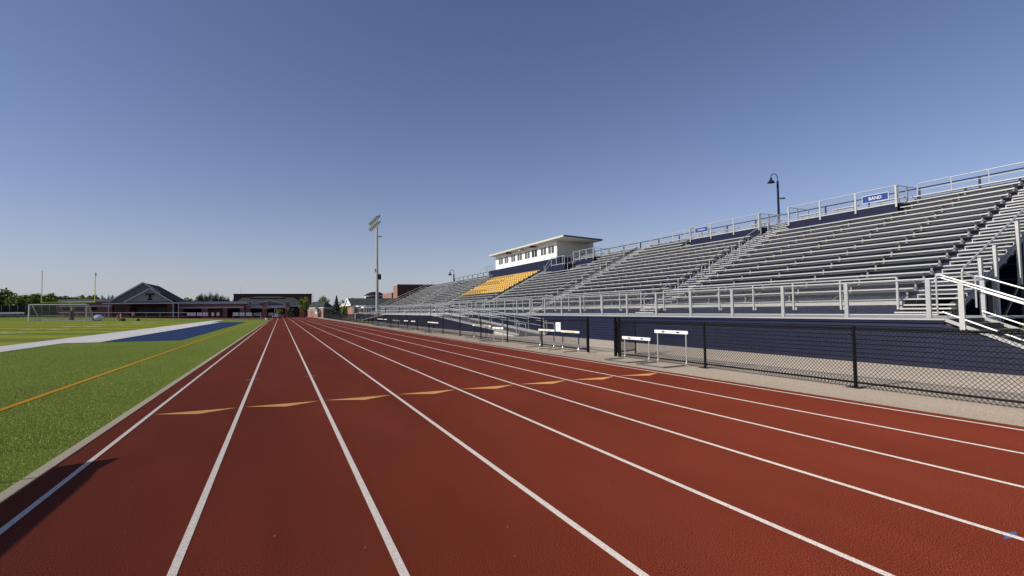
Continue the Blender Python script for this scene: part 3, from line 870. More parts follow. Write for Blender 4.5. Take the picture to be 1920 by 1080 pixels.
# ------------------------------------------------------------------ access ramp
RX0, RX1 = 13.75, 15.35
ramp = empty('access_ramp', (RX0, 25, 0), label='aluminium access ramp with close rails in front of the stand', cat='ramp')
def Rr(mb, name, m_, **k): return mb.build(name, m_, ramp, local=False, **k)
YA, YB, YC, YD_ = 25.2, 43.0, 64.0, 84.0
zp = 1.13
def rz(y): return .05 + (zp - .05) * (y - YA) / (YB - YA) if y < YB else (zp if y < YC else zp - (zp - .08) * (y - YC) / (YD_ - YC))
Rr(MB().box(RX0, YB, zp - .04, RX1, YC, zp), 'platform', ALUD)
Rr(MB().add([(RX0, YA, 0.02), (RX1, YA, .02), (RX1, YB, zp), (RX0, YB, zp), (RX0, YA, -.02), (RX1, YA, -.02), (RX1, YB, zp - .05), (RX0, YB, zp - .05)], [(0, 1, 2, 3), (4, 7, 6, 5), (0, 3, 7, 4), (1, 5, 6, 2), (0, 4, 5, 1), (3, 2, 6, 7)]), 'ramp_surface', STEEL)
Rr(MB().add([(RX0, YC, zp), (RX1, YC, zp), (RX1, YD_, .05), (RX0, YD_, .05), (RX0, YC, zp - .05), (RX1, YC, zp - .05), (RX1, YD_, 0), (RX0, YD_, 0)], [(0, 1, 2, 3), (4, 7, 6, 5), (0, 3, 7, 4), (1, 5, 6, 2), (0, 4, 5, 1), (3, 2, 6, 7)]), 'far_ramp_surface', STEEL)
for xx in (RX0 - .03, RX1 + .03):
    m = MB().bar((xx, YA, .10), (xx, YB, zp), .05, .14).bar((xx, YB, zp), (xx, YC, zp), .05, .14).bar((xx, YC, zp), (xx, YD_, .1), .05, .14)
    Rr(m, 'edge_beam', ALU)
w = MB(); w.prism(prof if False else [(RX0 + .0 + (.0 if k % 2 else -.0), 0) for k in range(0)] or [(RX0 - .0, 0), (RX0 + .02, 0), (RX0 + .02, zp - .08), (RX0, zp - .08)], 'y', YB, YC)
w.add([(RX0, YB, 0), (RX0, YB, zp - .08), (RX0, YA + 1.6, 0.05), (RX0, YA + 1.6, 0)], [(0, 1, 2, 3)])
for k in range(8): w.box(RX0 - .012, YB, k * .13 + .02, RX0 - .001, YC, k * .13 + .125)
Rr(w, 'skirt', NAVY)
for side, xx in enumerate((RX0 - .06, RX1 + .06)):
    for ya, yb in ((YA + .2, YB), (YB, YC), (YC, YD_)):
        m = MB(); n = max(1, round((yb - ya) / (BAY if True else 1)))
        for k in range(n + 1):
            y = ya + k * (yb - ya) / n; wd = .075 if k in (0, n) else .045
            m.box(xx - .025, y - wd / 2, rz(y) - .05, xx + .025, y + wd / 2, rz(y) + .84)
        for h in (.86, .10): m.tube((xx, ya, rz(ya) + h), (xx, yb, rz(yb) + h), .022, 8)
        if ya != YB:
            for h in (.72, .45): m.tube((xx + .06, ya, rz(ya) + h), (xx + .06, yb, rz(yb) + h), .017, 8)
        Rr(m, 'ramp_rail', GALV)
    # loops at the foot
    m = MB(); xo = xx
    m.path([(xo, YA + .2, .72), (xo, YA - .9, .70), (xo, YA - .95, .64), (xo, YA - .95, .0)], .02, 8)
    m.path([(xo, YA + .2, .88), (xo, YA - .05, .85), (xo, YA - .1, .8), (xo, YA - .1, .12), (xo, YA + .2, .1)], .02, 8)
    Rr(m, 'rail_loop', GALV)
# pale kerb slab at the ramp foot
Rr(MB().prism([(YA + .3, 0), (YA + 3.2, 0), (YA + 3.2, .2), (YA + .3, .03)], 'x', RX0 - .2, RX0 - .09), 'foot_plate', CREAM)

# ------------------------------------------------------------------ hurdles
def tube_path(pts, r, mb, n=8): mb.path(pts, r, n)
def hurdle_white(h, name='hurdle'):
    o = empty(name)
    b = MB().box(-.012, -.61, h - .085, .012, .61, h).build('board', WHITE, o, bevel=.006)
    mk = MB()
    for y in (-.27, .27): mk.box(-.0145, y - .055, h - .062, -.0125, y + .055, h - .026)
    for y in (-.06, -.03, .0, .03, .06): mk.box(-.0142, y - .01, h - .05, -.0125, y + .012, h - .044)
    mk.build('board_mark', EMBL, o)
    for s_ in (-1, 1):
        m = MB(); y = .52 * s_
        m.path([(.02, y, h - .01), (.02, y, .12), (.005, y, .06), (-.05, y, .022)], .017)
        m.build('upright', GALV, o)
    m = MB(); m.path([(-.05, -.52, .022), (-.74, -.52, .018), (-.74, .52, .018), (-.05, .52, .022)], .016)
    m.build('base', STEEL, o)
    return o
def hurdle_cream(h, name='hurdle'):
    o = empty(name)
    MB().box(-.012, -.61, h - .075, .012, .61, h).build('board', CREAMB, o, bevel=.006)
    mk = MB(); rnd = random.Random(4)
    y = .28
    while y > -.3:
        wv = rnd.choice((.02, .03, .035)); mk.box(-.0142, y - wv, h - .055, -.0125, y, h - .03); y -= wv + rnd.choice((.012, .012, .05))
    mk.build('board_lettering', mat('faded_lettering', (.42, .28, .16), .6), o)
    for s_ in (-1, 1):
        y = .52 * s_
        MB().path([(.02, y, h - .01), (.02, y, .26)], .019).build('upright', NAVYM, o)
        MB().path([(.02, y, .28), (.02, y, .11), (-.01, y, .05), (-.07, y, .022)], .017).build('foot', CHROME, o)
    MB().path([(-.07, -.52, .02), (-.62, -.52, .016)], .013).path([(-.07, .52, .02), (-.62, .52, .016)], .013).build('base', STEEL, o)
    return o
HG = 'hurdles standing by the black fence'
hw_hi, hw_lo, hc = hurdle_white(.89), hurdle_white(.66), hurdle_cream(.71)
hl = [  # proto, x, y, rz, label
    (hw_hi, 11.13, 10.40, .02, 'tall white hurdle with two black marks nearest the camera'),
    (hw_lo, 11.08, 11.78, .03, 'low white hurdle right of the black gate posts'),
    (hc, 11.18, 17.35, .04, 'cream topped navy hurdle left of the white number board'),
    (hc, 11.2, 15.62, .03, 'cream topped navy hurdle under the white number board'),
    (hw_lo, 11.2, 22.2, .02, 'white hurdle at the right end of the middle hurdle group'),
    (hc, 11.3, 23.75, -.12, 'cream hurdle in the middle of the second hurdle group'),
    (hc, 11.45, 25.2, .35, 'cream hurdle turned askew at the left of the second group'),
    (hc, 11.2, 32.9, .03, 'cream hurdle at the right of a pair before the navy wall'),
    (hc, 11.25, 34.3, .03, 'cream hurdle at the left of a pair before the navy wall'),
    (hc, 11.15, 38.9, .03, 'lone far hurdle beside the third fence post group'),
    (hc, 11.15, 41.4, .03, 'lone far hurdle just left of its twin'),
    (hw_lo, 11.5, 46.2, .02, 'far white hurdle at the right of a joined white pair'),
    (hw_lo, 11.5, 47.9, .02, 'far white hurdle at the left of a joined white pair'),
    (hc, 11.2, 50.6, .03, 'far hurdle standing slightly higher at the end of the row'),
    (hc, 11.2, 52.6, .03, 'far hurdle second from the end of the row'),
    (hc, 11.2, 54.2, .03, 'last hurdle of the row along the fence'),
    (hw_lo, 11.9, 72.5, .02, 'tiny white hurdle far off under the tall light pole'),
]
used = set()
for pr, x, y, rz_, lab in hl:
    o = pr if id(pr) not in used else copy_tree(pr)
    used.add(id(pr))
    o.location = (x, y, .006); o.rotation_euler = (0, 0, rz_); tag(o, lab, 'hurdle', HG)
nbd = empty('number_board', (11.17, 16.38, .66), label='white board with a small black number leaning on a hurdle top', cat='board')
MB().box(-.02, -.18, 0, 0, .18, .34).build('panel', WHITE, nbd, bevel=.004)
c = bpy.data.curves.new('numeral', 'FONT'); c.body = '9'; c.size = .16; c.extrude = .002; c.align_x = 'CENTER'; c.align_y = 'CENTER'
t = bpy.data.objects.new('numeral', c); COL.objects.link(t)
me = bpy.data.meshes.new_from_object(t.evaluated_get(bpy.context.evaluated_depsgraph_get())); bpy.data.objects.remove(t)
me.materials.append(EMBL)
t = bpy.data.objects.new('numeral', me); COL.objects.link(t); t.parent = nbd
t.matrix_local = Matrix(((0, 0, -1, -.023), (-1, 0, 0, 0), (0, 1, 0, .19), (0, 0, 0, 1)))

# ------------------------------------------------------------------ tall light pole
lp = empty('light_pole', (14.6, 75.2, 0), label='tall steel floodlight pole rising behind the access ramp', cat='light pole')
MB().tube((0, 0, 0), (0, 0, 1.2), .42, 12, .40).build('base', CONC, lp)
MB().tube((0, 0, .8), (0, 0, 15.1), .24, 16, .12).build('pole', mat('weathered_pole', (.34, .34, .33), .55, .3, noise=.1, nscale=2), lp)
MB().box(.2, -.2, 6.1, .55, .2, 6.9).build('control_box', EMBL, lp)
MB().box(-.35, -.1, 7.2, -.2, .1, 7.7).build('cable_box', GALV, lp)
MB().box(.1, -.4, 12.4, .7, .4, 12.5).build('bracket', GALV, lp)
for zz in (15.0, 14.15):
    MB().bar((-.12, -3.4, zz), (-.12, 3.6, zz), .10).build('crossarm', STEEL, lp)
for zz in (15.0, 14.15):
    for k in range(6):
        y = -3.1 + k * 1.28
        m = MB(); prf = [(.08, .0), (.16, .12), (.30, .32), (.34, .40), (.31, .40), (.0, .3)]
        n = 12
        ax = Vector((-.75, 0, -.66)).normalized(); a = Vector((0, 1, 0)); b = ax.cross(a)
        vs = [Vector((-.2, y, zz - .1)) + ax * z + (a * cos(2 * pi * q / n) + b * sin(2 * pi * q / n)) * r for r, z in prf for q in range(n)]
        m.add(vs, [(j * n + q, j * n + (q + 1) % n, (j + 1) * n + (q + 1) % n, (j + 1) * n + q) for j in range(len(prf) - 1) for q in range(n)])
        m.box(-.3, y - .06, zz - .25, -.05, y + .06, zz + .03)
        m.build('floodlight', ALUD, lp)

# hook lamps behind the stand
def hook_lamp(x, y, label, ztop, k=1.0, zside=None):
    o = empty('street_lamp', (x, y, 0), label=label, cat='street lamp', group='navy hook lamps behind the stand')
    zp_ = ztop - .48 * k
    MB().tube((0, 0, 0), (0, 0, zp_), .10 * k, 10, .065 * k).build('pole', NAVY, o)
    R0 = .21 * k
    pts = [(0, zp_ - .2 * k), (0, ztop - R0)] + [(-R0 + R0 * cos(t), ztop - R0 + R0 * sin(t)) for t in [pi * j / 10 for j in range(11)]] + [(-2 * R0, ztop - R0 - .06 * k)]
    pts = [(u_ * .909, -u_ * .417, z_) for u_, z_ in pts]
    MB().path(pts, .025 * k, 8).build('arm', NAVY, o)
    ex_, ey_, ez_ = pts[-1]
    MB().lathe((ex_, ey_, ez_), [(.01, .02 * k), (.07 * k, 0), (.075 * k, -.12 * k), (.13 * k, -.18 * k), (.235 * k, -.29 * k), (.24 * k, -.31 * k), (.20 * k, -.30 * k), (.0, -.2 * k)], 16).build('lamp_shade', NAVY, o)
    if zside:
        MB().bar((0, 0, zside), (.2, -.09, zside + .02), .05).lathe((.27, -.13, zside), [(.0, .05), (.12, .04), (.17, 0), (.15, -.03), (0, -.04)], 12).build('side_lamp', STEEL, o)
    return o
q = onX(1461, 415, 31.0)
hook_lamp(31.0, onX(1459, 370, 31.0)[1], 'tall navy hook lamp behind the stand between the two raised boxes', onX(1450, 328, 31.0)[2], 1.0, onX(1463, 371, 31.0)[2])
q = onX(851, 512, 31.0)
hook_lamp(31.0, q[1], 'small distant navy hook lamp left of the press box', onX(849, 506.5, 31.0)[2], 1.7)

# ------------------------------------------------------------------ goals
gy = 108.8; gx0, gx1 = onY(77.8, 567, gy), onY(177.6, 567.5, gy)
gb = zg((gx0[0] + gx1[0]) / 2)
go = empty('goalpost', ((gx0[0] + gx1[0]) / 2, gy, gb), label='yellow football goalpost with tall uprights at far left', cat='goalpost')
hx = (gx1[0] - gx0[0]) / 2; zc = gx0[2] - gb
MB().tube((-hx, 0, zc), (hx, 0, zc), .085, 10).build('crossbar', GYEL, go)
for s_, yy in ((-1, 508), (1, 512)):
    zt_ = onY(80 if s_ < 0 else 182.6, yy, gy)[2] - gb
    MB().tube((s_ * hx, 0, zc - .1), (s_ * hx, 0, zt_), .065, 10, .05).build('upright', GYEL, go)
MB().path([(0, 0, zc), (0, .5, zc - .15), (.0, 1.3, zc - .9), (0, 1.5, zc - 1.6), (0, 1.5, 0)], .09, 10).build('gooseneck', GYEL, go)
MB().tube((0, 1.5, 0), (0, 1.5, 1.6), .33, 12).build('pad', mat('dark_pad', (.035, .028, .045), .6), go)
MB().box(hx - .02, -.02, zt_, hx + .14, .02, zt_ + .05).box(hx + .08, -.01, zt_ - .5, hx + .16, .01, zt_).build('wind_ribbon', DCL, go)
sy = 99.0
a, b = onY(54.5, 571.5, sy), onY(161.8, 571.5, sy)
sb = zg((a[0] + b[0]) / 2)
sg = empty('soccer_goal', ((a[0] + b[0]) / 2, sy, sb), label='white soccer goal frame with net standing before the goalpost', cat='soccer goal')
hx = (b[0] - a[0]) / 2; zc = a[2] - sb
slope_l, slope_r = zg(a[0]) - sb, zg(b[0]) - sb
MB().tube((-hx, 0, zc), (hx, 0, zc), .09, 10).build('crossbar', TRIM, sg)
for s_, sz in ((-1, slope_l), (1, slope_r)):
    MB().tube((s_ * hx, 0, sz), (s_ * hx, 0, zc), .09, 10).build('post', TRIM, sg)
    MB().path([(s_ * hx, 0, zc), (s_ * hx + .02, .9, zc - .03), (s_ * hx + .3, 3.0, sz + .05), (s_ * hx, 0, sz + .05)], .055, 8).build('side_frame', TRIM, sg)
MB().tube((-hx + .3, 3.0, slope_l + .05), (hx + .3, 3.0, slope_r + .05), .05, 8).build('ground_bar', TRIM, sg)
nt_ = MB()
for k in range(37):
    x = -hx + k * 2 * hx / 36; nt_.path([(x, .9, zc - .05), (x + .3, 3.0, .05)], .008, 3)
for k in range(13):
    t = k / 12; nt_.tube((-hx + .3 * t, .9 + 2.1 * t, zc - .05 - (zc - .1) * t), (hx + .3 * t, .9 + 2.1 * t, zc - .05 - (zc - .1) * t), .008, 3)
for s_ in (-1, 1):
    for k in range(8):
        t = k / 8; nt_.tube((s_ * hx, .0 + t, zc * (1 - t * .05)), (s_ * hx + .3 * t, 3.0 * t + .02, .08), .008, 3)
nt_.build('net', mat('net_cord', (.35, .36, .36), .8), sg)

# umbrella lying on its side by the goal
q = onY(184.5, 590.5, 103)
um = empty('umbrella', (q[0], q[1], zg(q[0])), label='open blue and white umbrella lying on the grass beside the soccer goal', cat='umbrella')
n = 8; vs = []
R_ = .72
def dome(t, p_): return (R_ * sin(t) * cos(p_) * 1.05, -R_ * .45 * cos(t), R_ * sin(t) * sin(p_) * .78 + .52)
for j in range(5):
    for k in range(n): vs.append(dome(j / 4 * pi / 2, 2 * pi * k / n + .3))
m = MB(); m.add(vs, [])
for k in range(n):
    for j in range(4):
        m.cur = 1 if k in (1, 2, 3) and j > 1 else 0
        m.add([vs[j * n + k], vs[j * n + (k + 1) % n], vs[(j + 1) * n + (k + 1) % n], vs[(j + 1) * n + k]], [(0, 1, 2, 3)])
m.build('canopy', [mat('umbrella_white', (.62, .64, .72), .7), mat('umbrella_blue', (.14, .16, .45), .7)], um)
MB().tube((0, -.4, .52), (0, .75, .3), .015, 6).build('shaft', STEEL, um)

# ------------------------------------------------------------------ people
def person(loc, rz_, label, h, shirt, legs, pose='stand', hat=None):
    o = empty('person', loc, rz_, label=label, cat='person')
    def skin(name, pts, edges, mat_, root=0):
        me = bpy.data.meshes.new(name); me.from_pydata([Vector(p[:3]) * h for p in pts], edges, []); me.materials.append(mat_)
        ob = bpy.data.objects.new(name, me); COL.objects.link(ob); ob.parent = o
        sm = ob.modifiers.new('skin', 'SKIN'); ob.modifiers.new('sub', 'SUBSURF').levels = 1
        for i, p in enumerate(pts):
            me.skin_vertices[0].data[i].radius = (p[3] * h, p[3] * h)
        me.skin_vertices[0].data[root].use_root = True
        return ob
    if pose == 'stand': hip, k1, a1, k2, a2, sh, neck = (0, 0, .52), (.06, -.03, .28), (.07, .0, .03), (-.06, .02, .28), (-.08, .03, .03), .82, .86
    else: hip, k1, a1, k2, a2, sh, neck = (0, .04, .30), (.08, -.16, .30), (.09, -.14, .03), (-.08, -.13, .29), (-.09, -.10, .03), .56, .60
    hx_, hy, hz_ = hip
    ly = -.06 if pose != 'stand' else 0
    pts = [(hx_, hy, hz_, .075), (0, hy + ly * .3, (hz_ + sh) / 2, .075), (0, ly, sh, .07), (0, ly, neck, .03), (0, ly - .01, neck + .045, .05), (0, ly - .01, neck + .10, .055), (0, ly, neck + .135, .03),
           (*k1, .042), (*a1, .028), (a1[0], a1[1] - .07, .015, .02), (*k2, .042), (*a2, .028), (a2[0], a2[1] - .07, .015, .02),
           (.11, ly, sh - .01, .035), (.14, ly - .02, sh - .17, .027), (.13, ly - .12, sh - .28, .018), (.13, ly - .15, sh - .30, .014),
           (-.11, ly, sh - .01, .035), (-.15, ly + .0, sh - .17, .027), (-.12, ly - .10, sh - .30, .018), (-.12, ly - .13, sh - .33, .014)]
    ed = [(0, 1), (1, 2), (2, 3), (3, 4), (4, 5), (5, 6), (0, 7), (7, 8), (8, 9), (0, 10), (10, 11), (11, 12), (2, 13), (13, 14), (14, 15), (15, 16), (2, 17), (17, 18), (18, 19), (19, 20)]
    skin('body', pts, ed, SKIN)
    g_ = lambda i, k=1.12: (*pts[i][:3], pts[i][3] * k)
    skin('shirt', [g_(0, 1.05), g_(1), g_(2), g_(13), g_(14), g_(17), g_(18)], [(0, 1), (1, 2), (2, 3), (3, 4), (2, 5), (5, 6)], shirt)
    skin('trousers', [g_(0, 1.15), g_(7), g_(8, 1.1), g_(10), g_(11, 1.1)], [(0, 1), (1, 2), (0, 3), (3, 4)], legs)
    MB().lathe((0, (ly + .005) * h, (neck + .11) * h), [(.058 * h, -.02 * h), (.06 * h, .01 * h), (.045 * h, .045 * h), (0, .058 * h)], 10).build('cap' if hat else 'hair', hat or EMBL, o)
    return o
PH = 1.75 / 1.185
q = onY(221, 594, 104); person((q[0], q[1], zg(q[0])), .4, 'person in a red shirt sitting among gear behind the field', PH, RED, KHAKI, 'sit')
q = onY(227, 594, 105); person((q[0], q[1], zg(q[0])), -.5, 'person in dark clothes crouching right of the red shirt', PH, DCL, DCL, 'sit', WHITE)
q = onY(250, 592, 128); person((q[0], q[1], zg(q[0])), .1, 'person in a pale top standing by the dark brick pavilion', PH, KHAKI, DCL)
q = onY(437.5, 592, 152); person((q[0], q[1], zg(q[0])), .1, 'person in a white cap standing behind the white banners', PH, DCL, DCL, 'stand', WHITE)
for (x, yy, w_, h_, lab) in ((231.5, 104, .6, .45, 'black kit bag on the turf right of the sitting people'), (177, 103, .5, .7, 'dark bag slumped beside the goal net'), (259, 106, .5, .4, 'small dark kit bag alone before the pavilion')):
    q = onY(x, 594, yy)
    m = MB(); m.lathe((0, 0, 0), [(w_ * .5, 0), (w_ * .55, h_ * .3), (w_ * .42, h_ * .8), (w_ * .15, h_), (0, h_)], 9)
    o = m.build('kit_bag', DCL); o.location = (q[0], q[1], zg(q[0])); tag(o, lab, 'bag', 'kit bags on the turf')

# ------------------------------------------------------------------ trees
def crown_mesh(kind, seed, w_, h_, n, leaf):
    rg = np.random.default_rng(abs(seed) + 1)
    if kind == 'conifer':
        t = rg.random(n) ** .8; rad = (1 - t) * w_ / 2 * (0.75 + .25 * np.sin(t * 40)); a = rg.uniform(0, 2 * pi, n); rr_ = rad * np.sqrt(rg.uniform(.3, 1, n))
        c = np.c_[rr_ * np.cos(a), rr_ * np.sin(a), t * h_ + .3]
    else:
        nc = 46 if kind != 'thin' else 18
        cc = rg.normal(size=(nc, 3)); cc /= np.linalg.norm(cc, axis=1)[:, None]; cc *= rg.uniform(.3, .85, nc)[:, None] ** .6
        cc[:, 2] *= .9
        cc *= np.array([1, 1, 1.0])
        rc = rg.uniform(.22, .40, nc)
        idx = rg.integers(0, nc, n)
        d = rg.normal(size=(n, 3)); d /= np.linalg.norm(d, axis=1)[:, None]; d *= (rg.uniform(.35, 1.05, n))[:, None]
        c = cc[idx] + d * rc[idx][:, None]
        c = c * np.array([w_ / 2, w_ / 2, h_ / 2]) * .95; c[:, 2] += h_ / 2
    u = rg.normal(size=(n, 3)); u /= np.linalg.norm(u, axis=1)[:, None]
    v_ = np.cross(u, rg.normal(size=(n, 3))); v_ /= np.linalg.norm(v_, axis=1)[:, None]
    s = leaf * rg.uniform(.6, 1.3, n)[:, None]
    V = np.stack([c - u * s, c + v_ * s * .7, c + u * s, c - v_ * s * .7], 1).reshape(-1, 3)
    return V, np.arange(4 * n).reshape(-1, 4)
def tree(x, ytop, Y, wpx, label, kind='round', leafm=0, name='tree', ybase=None, n=1500, trunk_f=.22, group=None, leaf=None):
    q = onY(x, ytop, Y); base = zg(q[0]) if ybase is None else onY(x, ybase, Y)[2]
    H = q[2] - base; Wd = abs(onY(x + wpx / 2, ytop, Y)[0] - onY(x - wpx / 2, ytop, Y)[0])
    o = empty(name, (q[0], Y, base), label=label, cat='tree' if name != 'bush' else 'bush', group=group)
    tf_ = trunk_f * H if name != 'bush' else .02
    t = MB(); r = max(.12, H * .022)
    t.tube((0, 0, 0), (.1, 0, H * .5), r, 8, r * .6)
    rg = random.Random(int(x * 7 + Y))
    for k in range(6):
        a = rg.uniform(0, 2 * pi); t.tube((.05, 0, H * rg.uniform(.25, .5)), (cos(a) * Wd * .3, sin(a) * Wd * .3, H * rg.uniform(.55, .85)), r * .45, 6, r * .15)
    t.build('trunk', BARK, o)
    V, Fc = crown_mesh(kind, int(x * 13 + Y), Wd, H - tf_, int(n * 1.8), leaf or max(.12, Wd * .042))
    V[:, 2] += tf_
    fastmesh('crown', V, Fc, LEAF[leafm], o)
    return o
TG = 'trees behind the far end of the field'
tl = [(-22, 545, 175, 44, 0), (3, 541, 170, 50, 0), (14, 547, 185, 36, 1), (34, 551, 168, 44, 1), (47, 556, 185, 30, 0), (62, 550, 172, 34, 1), (79, 555, 182, 30, 3), (92, 549, 176, 36, 1), (107, 553, 190, 28, 0),
      (122, 555, 196, 34, 1), (137, 557, 205, 30, 0), (150, 554.5, 215, 26, 0), (163, 556, 210, 26, 1), (176, 554, 215, 24, 1)]
names_ = ['at the frame edge', 'tallest at the left edge', 'behind the tall leftmost one', 'broad, above the aluminium bench', 'between two broader crowns', 'above the left soccer post', 'yellow green, left of the goal upright',
          'dome shaped, right of the left upright', 'low, right of the dome shaped one', 'above the left end of the brick building', 'over the flat brick roof', 'small, over the middle of the brick roof', 'low, right of the small roof one', 'just left of the right upright']
for (x, yt, Y, wp, lf), nn in zip(tl, names_):
    tree(x, yt - 1.5, Y, wp * 1.45, 'leafy green tree ' + nn, leafm=lf, group=TG, n=5000, trunk_f=.03)
tree(193, 552, 200, 14, 'pale small tree right of the right goal upright', leafm=2, kind='thin', group=TG, n=500)
tree(208, 550, 200, 16, 'pale thin crowned tree beside the gabled pavilion roof', leafm=2, kind='thin', group=TG, n=600)
for x, yt, wp, lf, nn in ((352, 558, 26, 1, 'low light green tree behind the flat roof, left of the pines'), (375, 547.5, 15, 4, 'leftmost dark pine above the flat roof'), (386, 549, 9, 4, 'narrow dark pine, second from the left'), (394, 547, 12, 4, 'third dark pine above the flat roof'),
                          (403, 549, 8, 4, 'thin dark pine in the middle of the row'), (409, 548, 11, 4, 'dark pine right of the thin one'), (418, 550, 11, 4, 'dark sloping pine, second from the right'), (426, 555, 10, 4, 'lowest dark pine at the right end of the row'), (440, 556, 12, 0, 'small tree half hidden by the dark hall')):
    tree(x, yt - .8, 235, wp * 1.5, nn, kind='round', leafm=lf, group='pines and trees above the flat roof', n=1500, trunk_f=.03)
tree(571, 555, 150, 24, 'yellow green tree before the right end of the dark hall', leafm=3, n=1400)
tree(607, 553, 185, 22, 'bright green tree behind the small hipped ticket house', leafm=3, n=1200)
tree(631, 557, 150, 26, 'dark conifer right of the ticket house', kind='conifer', leafm=4, n=1800, trunk_f=.05)
tree(644, 573, 140, 14, 'small dark shrubby tree left of the white gable', leafm=0, n=700, trunk_f=.08)
tree(642, 561, 260, 16, 'distant tree right of the dark conifer', leafm=2, n=600)
tree(660, 557.5, 260, 22, 'distant rounded tree behind the white gable roof', leafm=1, n=700)
tree(690, 559.5, 300, 40, 'far low tree behind the long dark roof', leafm=0, n=700)
tree(548, 577, 150, 25, 'dark round bush between two brick pillars', leafm=4, name='bush', n=1200)
tree(526, 578, 152, 16, 'bright green bush behind the white cart', leafm=3, name='bush', n=700)
tree(474, 587, 156, 6, 'small yellowish bush at the end of the white banners', leafm=3, name='bush', n=300)
tree(638, 588, 118, 10, 'small green bush behind the far black fence', leafm=3, name='bush', n=300)
tree(1919, 605, 6.2, 26, 'small green weed beside the end stair', leafm=3, name='bush', n=260, leaf=.018, ybase=655)

# far-off wood closing the horizon
for (xa, xb, Y, hh, lf, lab) in ((-700, 900, 420, 5.5, 0, 'far low line of dark woods along the horizon'),):
    rg = np.random.default_rng(9); n = 9000
    c = np.c_[rg.uniform(xa, xb, n), Y + rg.uniform(0, 25, n), np.zeros(n)]
    hmax = hh * (0.75 + .25 * np.sin(c[:, 0] * .05) * np.sin(c[:, 0] * .013 + 1) + .12 * np.sin(c[:, 0] * .21))
    c[:, 2] = hmax * rg.random(n) ** .7
    u = rg.normal(size=(n, 3)); u /= np.linalg.norm(u, axis=1)[:, None]; v_ = np.cross(u, rg.normal(size=(n, 3))); v_ /= np.linalg.norm(v_, axis=1)[:, None]
    V = np.stack([c - u * 1.6, c + v_ * 1.3, c + u * 1.6, c - v_ * 1.3], 1).reshape(-1, 3)
    tag(fastmesh('far_woods', V, np.arange(4 * n).reshape(-1, 4), LEAF[lf]), lab, 'woods', kind='stuff')

# ------------------------------------------------------------------ far buildings
def rect_on(Y, x0, y0, x1, y1):
    a, b = onY(x0, y0, Y), onY(x1, y1, Y)
    return a[0], b[0], b[2], a[2]      # X0, X1, Zbottom, Ztop
def bld(name, x, Y, label, cat='building'):
    q = onY(x, 592, Y); return empty(name, (q[0], Y, zg(q[0])), label=label, cat=cat)
# flat brick building, left
b1 = bld('brick_building', 160, 166, 'low flat roofed brick building behind the goalposts')
X0, X1, Zb, Zt = rect_on(166, 110, 565.5, 210, 597)
MB().box(X0, 166, Zb - .5, X1, 182, Zt).build('wall', BRICK, b1, local=False)
A, Bx, c0, c1 = rect_on(166, 109, 561.7, 212, 565.5)
MB().box(A, 165.7, c0 + .003, Bx, 182.4, c1).build('fascia', TRIM, b1, local=False)
A, Bx, c0, c1 = rect_on(166, 110, 573.2, 210, 574.8)
MB().box(A + .1, 165.94, c0, Bx - .05, 165.998, c1).build('stone_band', TRIM, b1, local=False)
for xa, xb in ((118, 131), (142, 158), (172, 182)):
    A, Bx, c0, c1 = rect_on(166, xa, 575.2, xb, 582)
    MB().box(A, 165.96, c0, Bx, 165.997, c1).build('window', DARKIN, b1, local=False)
A, Bx, c0, c1 = rect_on(166, 188, 560.3, 205, 561.7)
MB().box(A, 168, c0, Bx, 180, c1).build('roof_unit', SHING, b1, local=False)
# gabled pavilion with the emblem
YP = 160
b2 = bld('pavilion', 270, YP, 'dark brick pavilion with steep grey gable and a large letter emblem')
ap, el, er = onY(268.5, 530, YP), onY(202, 567, YP), onY(330, 567, YP)
xr_ = 2 * ap[0] - el[0]
zev = el[2]; YBk = YP + 24
zb2 = zg(ap[0])
MB().box(el[0] + 1.2, YP + .5, zb2 - 1, xr_ - 1.0, YBk - 2, zev - .05).build('wall', BRICKD, b2, local=False)
MB().prism([(el[0] + .3, zev + .05), (xr_ - .3, zev + .05), (ap[0], ap[2] - .25)], 'y', YP + .3, YP + .5).build('gable_wall', GREYS, b2, local=False)
rf = MB()
th = .22
for xe in (el[0], xr_):
    s_ = -1 if xe < ap[0] else 1
    rf.add([(ap[0], YP - .1, ap[2]), (ap[0], YBk - 5, ap[2]), (xe, YBk, zev), (xe, YP - .1, zev), (ap[0], YP - .1, ap[2] - th), (ap[0], YBk - 5, ap[2] - th), (xe, YBk, zev - th), (xe, YP - .1, zev - th)],
           [(0, 1, 2, 3), (4, 7, 6, 5), (0, 3, 7, 4), (1, 5, 6, 2), (3, 2, 6, 7)])
rf.add([(ap[0], YBk - 5, ap[2]), (el[0], YBk, zev), (xr_, YBk, zev)], [(0, 1, 2)])
rf.build('roof', SHING, b2, local=False)
tr = MB().bar((el[0], YP - .18, zev), (ap[0], YP - .18, ap[2]), .1, .38).bar((ap[0], YP - .18, ap[2]), (ap[0] + (xr_ - ap[0]) * .52, YP - .18, ap[2] + (zev - ap[2]) * .52), .1, .38)
tr.build('roof_trim', TRIM, b2, local=False)
